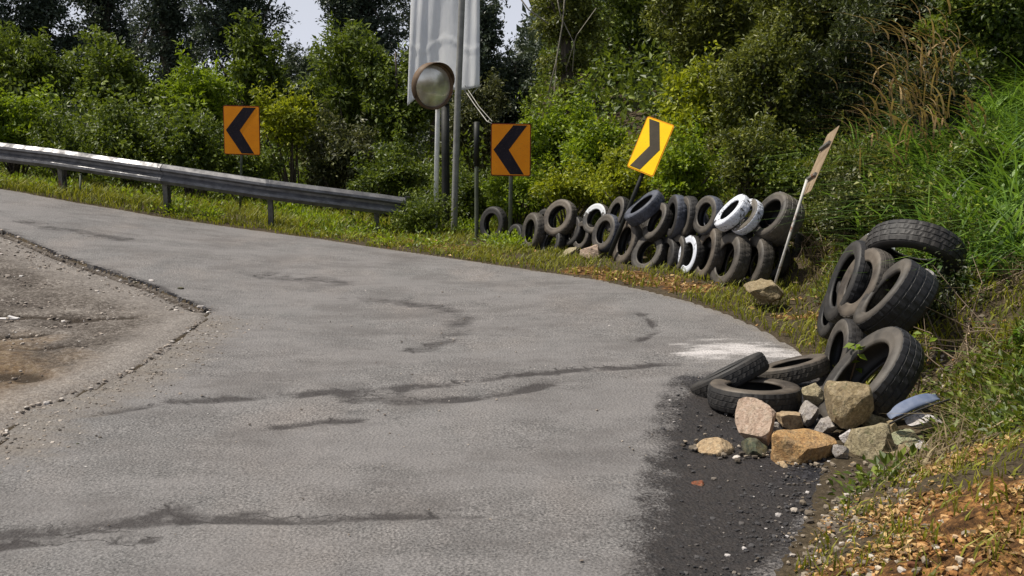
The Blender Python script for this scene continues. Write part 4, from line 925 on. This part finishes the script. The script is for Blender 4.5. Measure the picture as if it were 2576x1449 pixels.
for (x0, y0, x1, y1, Y, m, lab) in [
 (1150, 215, 1290, 300, 6.2, 'tan', 'tan stone chip squeezed behind the orange block'),
 (1400, 330, 1500, 430, 5.9, 'grey', 'grey stone filling the gap right of the orange block'),
 (1690, 190, 1800, 270, 6.2, 'brown', 'small brown stone under the left end of the blue strip'),
 (1880, 300, 1990, 380, 6.05, 'white', 'pale stone half sunk at the upper end of the leaf covered slope'),
 (1050, 430, 1130, 490, 5.8, 'tan', 'small tan stone at the foot of the orange block'),
 (1500, 440, 1600, 510, 5.75, 'tan', 'small tan stone at the foot of the square olive block'),
 (990, 190, 1080, 250, 6.3, 'grey', 'grey stone between the pointed stone and the square one'),
]: stone_at((x0, y0, x1, y1), Y, m, lab, int(x0 + y0), blocky=.4, depth=.06)
# white scrap and pebbles on the left shoulder
def pebble_obj(u, v, w_, mat, label, seed):
    p = hit(u, v); s_ = p[1] / F * w_ / 2; me_ = rock_mesh(seed, 10, .5, sub=2); me_.transform(Matrix.Diagonal((s_, s_ * .8, s_ * .5, 1))); o = link('stone', me_, S[mat]); o.location = (p[0], p[1], p[2] + s_ * .3)
    tag(o, label, 'stone', 'loose stones on the left shoulder')
pebble_obj(382, 708, 16, 'white', 'white pebble near the upper edge of the left shoulder', 201)
pebble_obj(455, 728, 16, 'dark', 'dark pebble close to the tip of the left shoulder', 203)
pebble_obj(505, 775, 20, 'white', 'white pebble at the tip of the left shoulder', 205)
pebble_obj(340, 712, 12, 'dark', 'dark pebble left of the white one on the left shoulder', 207)
pebble_obj(70, 818, 16, 'tan', 'tan pebble right of the white scrap', 209)
pebble_obj(195, 1118, 10, 'dark', 'dark pebble on the lower part of the left shoulder', 211)
mb = MB(); p = hit(15, 803); n = []
mb.box((0, 0, .006), (.20, .05, .008)); mb.box((.06, .01, .012), (.09, .045, .006), Matrix.Rotation(.3, 3, 'Y')); o = mb.build('litter_scrap', simple('white_plastic', (.6, .57, .55), (.78, .76, .74), 10, .5, 0)); o.location = p; o.rotation_euler = (0, 0, .1)
tag(o, 'flat white scrap of litter on the left shoulder', 'litter')
# gravel
tri = rock_mesh(301, 8, .3, .05, sub=1); tV = np.array([v.co[:] for v in tri.vertices]); tF = np.array([p.vertices[:] for p in tri.polygons])
def gravel(name, P, s0, s1, mat, label, pw=2.5):
    m = len(P); s_ = s0 + (s1 - s0) * r.random(m) ** pw; a = r.uniform(0, 6.28, m); ca, sa = np.cos(a), np.sin(a)
    V = tV[None] * np.stack([s_, s_ * r.uniform(.6, 1, m), s_ * r.uniform(.4, .8, m)], 1)[:, None]
    V = np.stack([V[..., 0] * ca[:, None] - V[..., 1] * sa[:, None], V[..., 0] * sa[:, None] + V[..., 1] * ca[:, None], V[..., 2]], -1) + P[:, None]
    Q = (tF[None] + np.arange(m)[:, None, None] * len(tV)).reshape(-1, 3)
    tag(link(name, np_mesh(name, V.reshape(-1, 3), Q), mat), label, 'gravel', kind='stuff')
b = NB('gravel_stone'); b.col(b.ramp(b.island(), [(0, (.07, .06, .05)), (.45, (.24, .20, .165)), (.85, (.40, .35, .30)), (1, (.62, .59, .56))])); b.rough(.9); M_grav = b.m
b = NB('dark_gravel_stone'); b.col(b.ramp(b.island(), [(0, (.018, .017, .019)), (.75, (.06, .057, .058)), (.94, (.17, .145, .12)), (1, (.50, .47, .45))])); b.rough(.85); M_gravd = b.m
b = NB('rubble_stone'); b.col(b.ramp(b.island(), [(0, (.05, .04, .03)), (.5, (.16, .13, .095)), (.88, (.30, .25, .19)), (1, (.55, .50, .45))])); b.rough(.9); M_rub = b.m
b = NB('clod_soil'); b.col(b.ramp(b.island(), [(0, (.10, .035, .015)), (.5, (.36, .17, .05)), (.85, (.50, .30, .13)), (1, (.50, .45, .36))])); b.rough(.95); M_clod = b.m
loD = lambda x, y: seg_dist(x, y, inner_lo + [(-4.6, 5.2)])
P = scatter(60000, -7, -1.5, 5, 15, r, lambda x, y: view(x, y) * inside(x, y, DIRT) * (.20 + .8 * (1 - ss(.0, .35, loD(x, y))))); P[:, 2] += .012
gravel('shoulder_gravel', P, .003, .022, M_grav, 'loose grey brown gravel on the left shoulder')
P = scatter(26000, -5, 0, 4, 13, r, lambda x, y: view(x, y) * inside(x, y, ROAD) * (1 - ss(.0, .8, loD(x, y))) ** 2); P[:, 2] = T0(P[:, 0], P[:, 1]) + .006
gravel('scattered_gravel', P, .003, .014, M_grav, 'fine gravel spilled from the shoulder onto the road')
P = scatter(15000, .3, 2.6, 3.5, 8.5, r, lambda x, y: view(x, y) * inside(x, y, ROAD) * inside(x, y, fresh_poly) * (.10 + .9 * (1 - ss(.05, .6, seg_dist(x, y, toe + [(2, 0)])))) ); P[:, 2] = T0(P[:, 0], P[:, 1]) - .004
gravel('dark_gravel', P, .003, .016, M_gravd, 'dark chippings and small stones on the dark asphalt')
P = scatter(19000, .6, 4.5, 3.5, 7.5, r, lambda x, y: view(x, y) * inside(x, y, OUT) * (.3 + .7 * blobs(x, y, LIT[:10])))
gravel('soil_clods', P, .003, .022, M_clod, 'orange clods and pebbles on the slope at the lower right')
P = scatter(5000, .6, 3.2, 4, 8, r, lambda x, y: view(x, y) * np.exp(-(seg_dist(x, y, W([(1800, 1120), (1950, 1150), (2120, 1200), (2250, 1200), (2120, 1290), (2060, 1400)])) / .16) ** 2)); P[:, 2] += .008
P = np.concatenate([P, (lambda Q: Q)(scatter(16000, .6, 3.4, 3.6, 8, r, lambda x, y: view(x, y) * inside(x, y, OUT) * (1 - ss(.1, .7, seg_dist(x, y, toe)))))])
gravel('rubble', P, .004, .028, M_rub, 'small rubble between and below the heaped stones')
P = scatter(900, -3, 1.8, 4.5, 12, r, lambda x, y: view(x, y) * inside(x, y, ROAD) * .5); P[:, 2] = T0(P[:, 0], P[:, 1]) + .006
gravel('road_grit', P, .003, .010, M_grav, 'a few loose stones scattered over the road')

# ------------------------------------------------------------------ guard rail
top_px = [(-620, 285, 19.5), (-320, 318, 18.6), (-80, 349, 18.0), (138, 374, 17.6), (405, 412, 17.0), (675, 452, 16.9), (948, 487, 17.2), (1012, 496, 17.3)]
tops = np.array([at(u, v, Y) for u, v, Y in top_px])
rail = empty('guard_rail', tuple(rail_pts[1]), 'long grey steel guard rail on posts along the outer edge at the left', 'guard rail'); ro = np.array(rail.location)
prof = [(0, 0), (.03, -.002), (.085, -.052), (.092, -.090), (.030, -.125), (.026, -.160), (.085, -.212), (.092, -.250), (.045, -.305), (0, -.31)]  # towards road, down
def rail_seg(a, b_, name='beam', ext_=0.04, lift=0, n=6):
    d = b_ - a; d2 = unit(d[:2]); side = np.array([d2[1], -d2[0], 0.0]);
    V = []; Fs = []; m = len(prof)
    for k in range(n + 1):
        t = k / n; t = t * (1 + 2 * ext_ / np.linalg.norm(d)) - ext_ / np.linalg.norm(d); p = a + d * t
        for th in (0, -.003):
            for (o_, z) in prof: V.append(p - ro + side * (o_ + th + lift) + np.array([0, 0, z]))
    for k in range(n):
        for j in range(m - 1):
            q = k * 2 * m + j; w_ = (k + 1) * 2 * m + j
            Fs.append((q, w_, w_ + 1, q + 1)); Fs.append((q + m, q + m + 1, w_ + m + 1, w_ + m))
    mb = MB(); mb.add(V, Fs, False); return mb.build(name, M_galv, rail), side
for i in range(len(tops) - 1):
    bo, side = rail_seg(tops[i], tops[i + 1], lift=.004 * (i % 2))
for i in range(1, 7):
    p = tops[i]; g = float(T0(p[0], p[1])); d2 = unit((tops[i + 1] - tops[i - 1])[:2]); ang_ = math.atan2(d2[1], d2[0]); side = np.array([d2[1], -d2[0], 0])
    Rz = Matrix.Rotation(ang_, 3, 'Z'); H = p[2] - g + .25; mb = MB(); c = p - ro - side * .13 + np.array([0, 0, -.02 - H / 2])
    mb.box(c, (.012, .11, H), Rz); mb.box(c + side * .055, (.075, .008, H), Rz); mb.box(c - side * .055, (.075, .008, H), Rz); mb.build('post', M_post_steel, rail)
    mb = MB(); mb.box(p - ro - side * .04 + np.array([0, 0, -.155]), (.10, .06, .22), Rz); bk = mb.build('spacer_block', M_post_steel, rail)
    mb = MB(); 
    for s_ in (-.03, .03): mb.tube([p - ro + side * (.0) + np.array([d2[0] * s_, d2[1] * s_, -.155]), p - ro + side * (.022) + np.array([d2[0] * s_, d2[1] * s_, -.155])], .014, 6)
    mb.build('bolt', M_galv, bk)
# flared rounded end piece
a = tops[-1]; d2 = unit((tops[-1] - tops[-2])[:2]); side = np.array([d2[1], -d2[0], 0]); V = []; Fs = []; n = 10
for k in range(n + 1):
    t = k / n * math.pi * .9; p = a - ro + np.array([d2[0], d2[1], 0]) * (.10 * math.sin(t) + .03) - side * (.10 * (1 - math.cos(t)) - .03)
    for z in (.0, -.10, -.21, -.31): V.append(p + np.array([0, 0, z]))
for k in range(n):
    for j in range(3): Fs.append((k * 4 + j, k * 4 + j + 1, k * 4 + 5 + j, k * 4 + 4 + j))
mb = MB(); mb.add(V, Fs, True); mb.build('end_terminal', M_galv, rail)

# ------------------------------------------------------------------ signs
def rrect(w_, h_, r_, n=4):
    out = []
    for (cx, cz_, a0) in ((w_ / 2 - r_, h_ / 2 - r_, 0), (-w_ / 2 + r_, h_ / 2 - r_, 90), (-w_ / 2 + r_, -h_ / 2 + r_, 180), (w_ / 2 - r_, -h_ / 2 + r_, 270)):
        for k in range(n + 1): a = math.radians(a0 + 90 * k / n); out.append((cx + r_ * math.cos(a), cz_ + r_ * math.sin(a)))
    return out
def sign(name, centre, w_, h_, R, face_m, chev_m, rim_m, back_m, label, group, chev, post_m, post_base, post_r=.03, post_top=None):
    root = empty(name, tuple(post_base), label, 'road sign', group); po = np.array(post_base)
    Mx = Matrix.Translation(Vector(centre - po)) @ R.to_4x4()
    def part(nm, polys, y0, y1, m):
        mb = MB()
        for pl in polys: mb.prism(pl, y0, y1)
        o = mb.build(nm, m, root); o.matrix_basis = Mx; return o
    part('back_panel', [rrect(w_, h_, .03)], .002, -.004 + .005, rim_m)
    part('panel', [rrect(w_ - .03, h_ - .03, .02)], .0, -.003, face_m)
    part('chevron', [chev], -.003, -.006, chev_m)
    part('rear_sheet', [rrect(w_ - .005, h_ - .005, .03)], .004, .0025, back_m)
    part('bracket', [[(-w_ * .4, h_ * .22), (w_ * .4, h_ * .22), (w_ * .4, h_ * .22 + .03), (-w_ * .4, h_ * .22 + .03)]], .03, .0045, M_post_steel)
    part('bracket', [[(-w_ * .4, -h_ * .26), (w_ * .4, -h_ * .26), (w_ * .4, -h_ * .26 + .03), (-w_ * .4, -h_ * .26 + .03)]], .03, .0045, M_post_steel)
    up_ = np.array(R @ Vector((0, 0, 1))); back = np.array(R @ Vector((0, 1, 0))); t_ = centre + up_ * h_ * (.45 if post_top is None else post_top) + back * (.03 + post_r) - po
    mb = MB(); mb.tube([np.array([0, 0, -.1]), t_], post_r, 10); mb.build('post', post_m, root)
    return root
def chev_left(w_, h_):
    a, b_ = w_ / 2, h_ / 2
    return [(a * .80, b_ * .93), (a * .12, b_ * .93), (-a * .86, 0), (-a * .02, -b_ * .93), (a * .66, -b_ * .93), (-a * .10, 0)][::-1]
Gs = 'chevron signs with an orange ground'
def upright(yaw, roll=0, pitch=0): return Matrix.Rotation(math.radians(yaw), 3, 'Z') @ Matrix.Rotation(math.radians(pitch), 3, 'X') @ Matrix.Rotation(math.radians(roll), 3, 'Y')
Y1 = 18.3; c = at(608, 328, Y1); w1, h1 = 99 * Y1 / F, 122 * Y1 / F; g = T(c[0] - .02, c[1]); cb = at(600, 500, Y1)
sign('chevron_sign', c, w1, h1, upright(-13, 1.2), M_orange, M_black, M_rim, M_signback, 'orange sign with a black left pointing chevron behind the guard rail', Gs, chev_left(w1, h1), M_pole_green, np.array([cb[0], Y1 + .04, float(T(cb[0], Y1))]), .022)
Y2 = rowY(1283) + .25; c = at(1285, 377, Y2); w2, h2 = 102 * Y2 / F, 131 * Y2 / F; cb = at(1283, 600, Y2)
sign('chevron_sign', c, w2, h2, upright(-9, .6), M_orange, M_black, M_rim, M_signback, 'orange sign with a black left pointing chevron above the left tyres', Gs, chev_left(w2, h2), M_pole_green, np.array([cb[0], Y2 + .04, float(T(cb[0], Y2))]), .03)
# yellow leaning sign: the plate is turned to the left and the post leans to the right
def basis(upv, rv):
    upv = Vector(upv).normalized(); rv = Vector(rv); rv = (rv - upv * rv.dot(upv)).normalized(); bk = upv.cross(rv)   # local y = z cross x
    return Matrix((rv, bk, upv)).transposed()
Y3 = rowY(1560) + .12; base3 = at(1532, 628, Y3); cpl = at(1636, 368, Y3); up3 = Vector(cpl - base3); up3 = Vector((52 / 140, .02, 130 / 140))
R3 = basis(up3, (.62, -.72, -.33)); h3 = 137 * Y3 / F; w3 = h3 * .66
chev_r = [(-w3 * .40, h3 * .46), (-w3 * .02, h3 * .46), (w3 * .36, 0), (-w3 * .02, -h3 * .46), (-w3 * .40, -h3 * .46), (-w3 * .02, 0)]
sign('chevron_sign', cpl, w3, h3, R3, M_yellow, M_greychev, M_orange_rim, M_signback, 'yellow sign with a grey right pointing chevron leaning over on a black post', None, chev_r, M_pole_dark, base3, .027)
# sign seen edge on
Y4 = 10.5; base4 = at(1942, 715, Y4); c4 = at(2062, 408, Y4 + .1); u4 = Vector(at(2098, 325, Y4 + .12) - at(2025, 492, Y4)).normalized()
R4 = basis(u4, unit(ray(2062, 408)) + np.array([-.15, 0, 0])); h4 = 182 * Y4 / F
sign('chevron_sign', c4, .50, h4 * .98, R4, M_yellow, M_greychev, M_signback, M_signback, 'leaning sign seen edge on with a pale bare back on a white painted post', None, [(p[0] * .50 / w3, p[1] * h4 / h3) for p in chev_r], rust_metal('worn_white_post_paint', (.38, .36, .33), (.58, .57, .54), .56, .65, .0), base4, .014, -.30)

# ------------------------------------------------------------------ poles, mirror, banner
Yp = 17.5
def pole(name, L, Y, rr, mat, label, cat='pole', n=10, cap=True):
    pts = [at(u, v, Y) for u, v in L]; b_ = pts[0].copy(); b_[2] = min(b_[2], float(T(b_[0], b_[1])) ) 
    root = empty(name, tuple(b_), label, cat); mb = MB(); mb.tube([b_ - b_ - np.array([0, 0, .15])] + [p - b_ for p in pts], rr, n); mb.build('shaft', mat, root)
    if cap:
        mb = MB(); mb.tube([pts[-1] - b_, pts[-1] - b_ + np.array([0, 0, .02])], [rr * 1.12, rr * .9], n); mb.build('cap', mat, root)
    return root
gp = pole('tall_pole', [(1142, 584), (1150, 300), (1162, 0), (1172, -320)], Yp, .052, M_pole_grey, 'tall grey pole standing in front of the white banner')
pole('dark_post', [(1122, 575), (1121, 400), (1120, 262)], 17.75, .065, M_pole_dark, 'black post just right of the white mirror pole', 'post')
mb = MB()
dp = pole('dark_post', [(1199, 612), (1199, 460), (1199, 310)], rowY(1199) + .1, .032, M_pole_green, 'green grey post with a black upper half left of the second chevron sign', 'post')
o = np.array(dp.location); mb.tube([at(1199, 418, rowY(1199) + .1) - o, at(1199, 307, rowY(1199) + .1) - o], .042, 10); mb.build('sleeve', M_pole_dark, dp)
# mirror
Ym = 17.2; mp = at(1094, 588, Ym); mp[2] = float(T0(mp[0], mp[1])) - .05; mir = empty('traffic_mirror', tuple(mp), 'round convex traffic mirror with a brown rim on a white pole', 'traffic mirror')
mc = at(1088, 217, Ym - .1)
mb = MB(); mb.tube([np.array([0, 0, -.1]), at(1102, 262, Ym + .06) - mp, at(1103, 235, Ym + .06) - mp], .038, 10); mb.build('pole', M_pole_white, mir)
nrm = Vector(face(-36, -3)); Rq = nrm.to_track_quat('Z', 'Y').to_matrix().to_4x4(); Mm = Matrix.Translation(Vector(mc - mp)) @ Rq
R_ = 57 * Ym / F
def revolve(prof, seg=40):
    V = []; Fs = []; m = len(prof)
    for k in range(seg):
        a = 2 * math.pi * k / seg
        for (rr, z) in prof: V.append((rr * math.cos(a), rr * math.sin(a), z))
    for k in range(seg):
        k2 = (k + 1) % seg
        for j in range(m - 1): Fs.append((k * m + j, k2 * m + j, k2 * m + j + 1, k * m + j + 1))
    return V, Fs
b = NB('mirror_glass'); b.col(b.ramp(b.noise(4, 4), [(.35, (.50, .45, .36)), (.65, (.90, .86, .78))])); b.b.inputs['Metallic'].default_value = .6; b.rough(.2); M_mir = b.m
M_mrim = rust_metal('mirror_rim_paint', (.07, .042, .022), (.16, .10, .055), .6, .6, .1)
V, Fs = revolve([(0.0001, .07), (R_ * .3, .064), (R_ * .6, .044), (R_ * .8, .026), (R_ * .9, .012)]); mb = MB(); mb.add(V, Fs, True); o = mb.build('mirror_face', M_mir, mir); o.matrix_basis = Mm
V, Fs = revolve([(R_ * .88, .012), (R_ * .90, .045), (R_ * .97, .055), (R_, .04), (R_ * 1.0, -.02), (R_ * .9, -.04)]); mb = MB(); mb.add(V, Fs, True); o = mb.build('rim', M_mrim, mir); o.matrix_basis = Mm
V, Fs = revolve([(R_ * .9, -.04), (R_ * .5, -.05), (.0001, -.055)]); mb = MB(); mb.add(V, Fs, True); o = mb.build('back_shell', M_mrim, mir); o.matrix_basis = Mm
V = []; Fs = []; n = 22   # hood over the upper half
locup = Rq.inverted().to_3x3() @ Vector((-.35, 0, 1)); a0 = math.atan2(locup.y, locup.x)
for k in range(n + 1):
    a = a0 + math.radians(-105 + 210 * k / n); w_ = .16 * math.sin(math.pi * k / n) ** .6 + .02
    for rr, z in ((R_ * 1.012, -.03), (R_ * 1.03, w_), (R_ * 1.022, w_), (R_ * 1.004, -.03)): V.append((rr * math.cos(a), rr * math.sin(a), z))
for k in range(n):
    for j in range(3): Fs.append((k * 4 + j, k * 4 + j + 1, k * 4 + 5 + j, k * 4 + 4 + j))
mb = MB(); mb.add(V, Fs, True); o = mb.build('hood', M_mrim, mir); o.matrix_basis = Mm
mb = MB(); mb.tube([at(1102, 225, Ym + .06) - mp, mc - mp - np.array(nrm) * .05], .02, 8); mb.build('bracket', M_post_steel, mir)
# banner
b = NB('banner_cloth'); n_ = b.noise(2.0, 5, .6, st=(3, 1, .5)); cc = b.ramp(n_, [(.3, (.80, .82, .85)), (.6, (.93, .935, .94))]); b.col(cc); b.rough(.55)
tr = b.n.new('ShaderNodeBsdfTranslucent'); b.l(cc, tr.inputs[0]); ms = b.n.new('ShaderNodeMixShader'); ms.inputs[0].default_value = .55
b.l(b.b.outputs[0], ms.inputs[1]); b.l(tr.outputs[0], ms.inputs[2]); b.l(ms.outputs[0], b.out.inputs[0]); b.bump(b.noise(9, 5, st=(1, 1, .4)), .5, .02); M_ban = b.m
Yb = 18.1; nx, ny = 70, 70; V = []
org = at(1115, 0, Yb); ban = empty('banner', tuple(org), 'blank white cloth banner hanging behind the tall grey pole', 'banner')
for j in range(ny + 1):
    t = j / ny; v = -330 + t * 600
    for i in range(nx + 1):
        s_ = i / nx; ul = 1034 - 9 * (v / 265 if v > 0 else v / 600); ur = 1207
        u = ul + (ur - ul) * s_; vb_ = np.interp(s_, [0, .12, .3, .6, .8, 1], [266, 247, 238, 226, 226, 218]); vv = -330 + (vb_ + 330) * t
        fold = .024 * math.sin(s_ * 13 + 2.2 * math.sin(s_ * 4 + 1) + .8 * math.sin(t * 3)) * (.6 + .4 * t) + .012 * math.sin(s_ * 37 + t * 4 + 3 * math.sin(s_ * 6)) + .03 * math.sin(t * 7 + s_ * 4) + .06 * t * t * math.sin(s_ * 5 + 1)
        crease = -.02 * math.exp(-((vv - 112 - 14 * math.sin(s_ * 9)) / 5) ** 2)
        V.append(at(u, vv, Yb + .32 - .6 * s_ + fold + crease) - org)
Q = [(j * (nx + 1) + i, j * (nx + 1) + i + 1, (j + 1) * (nx + 1) + i + 1, (j + 1) * (nx + 1) + i) for j in range(ny) for i in range(nx)]
mb = MB(); mb.add(V, Q, True); co = mb.build('cloth', M_ban, ban); sm = co.modifiers.new('thickness', 'SOLIDIFY'); sm.thickness = .004
mb = MB(); mb.tube([at(1030, -334, Yb) - org, at(1212, -334, Yb) - org], .018, 8); mb.build('top_bar', M_pole_grey, ban)
M_rope = simple('rope_fibre', (.35, .34, .30), (.55, .53, .48), 20, .9, 0)
mb = MB(); mb.tube([at(1203, 220, Yb) - org, at(1185, 240, Yb - .2) - org, at(1168, 232, Yp + .05) - org], .006, 5); mb.build('cord', M_rope, ban)
rp = empty('guy_rope', tuple(at(1168, 225, Yp)), 'thin pale rope running from the tall pole to the second chevron sign', 'rope'); o = np.array(rp.location)
mb = MB(); mb.tube([at(1168, 225, Yp) - o, at(1195, 265, 17.2) - o, at(1225, 305, Y2 + .1) - o, at(1240, 312, Y2 + .06) - o], .006, 6); mb.build('strand', M_rope, rp)
mb = MB(); mb.tube([at(1170, 215, Yp) - o, at(1205, 268, 17.2) - o, at(1238, 305, Y2 + .1) - o], .005, 6); mb.build('strand', M_rope, rp)
# small leaning stakes seen behind the rail
for (u0, v0, u1, v1, Y, lab) in [(200, 505, 203, 440, 17.6, 'thin stake under the left part of the rail')]:
    pole('stake', [(u0, v0), (u1, v1)], Y, .02, M_pole_green, lab, 'stake', 6)
# leafy sprigs in front of the near tyres
def sprig(u, v, Y, n, label, seed, base):
    r_ = np.random.default_rng(seed); p = at(u, v, Y); b0 = at(base[0], base[1], Y + .05); root = empty('seedling', tuple(b0), label, 'plant', 'leafy sprigs growing through the near heap')
    mb = MB(); mb.tube([np.zeros(3), (p - b0) * .5 + np.array([.02, 0, .03]), p - b0], [.006, .005, .003], 5); mb.build('stem', M_twig, root)
    me = None
    for k in range(n):
        a = r_.uniform(0, 6.28); q = p - b0 + np.array([r_.normal() * .045, r_.normal() * .03, r_.normal() * .06]); D = np.array([[math.cos(a), math.sin(a) * .6, r_.uniform(-.3, .6)]])
        L = np.array([r_.uniform(.05, .09)]); V, Q = leaf_arrays(np.zeros((1, 3)), D, np.array([[r_.normal() * .3, -.4, 1]]), L, L * .6); o = link('leaf', np_mesh('leaf', V, Q), LEAF['bright'], root); o.location = q
sprig(*c5(1030, 830), 6.85, 11, 'leafy sprig growing up through the large leaning tyre', 1, c5(1000, 1000))
sprig(*c5(1380, 785), 6.9, 9, 'light green sprig on a pale stem right of the large leaning tyre', 2, c5(1370, 1090))
mb = MB()
sc.cycles.samples = 64
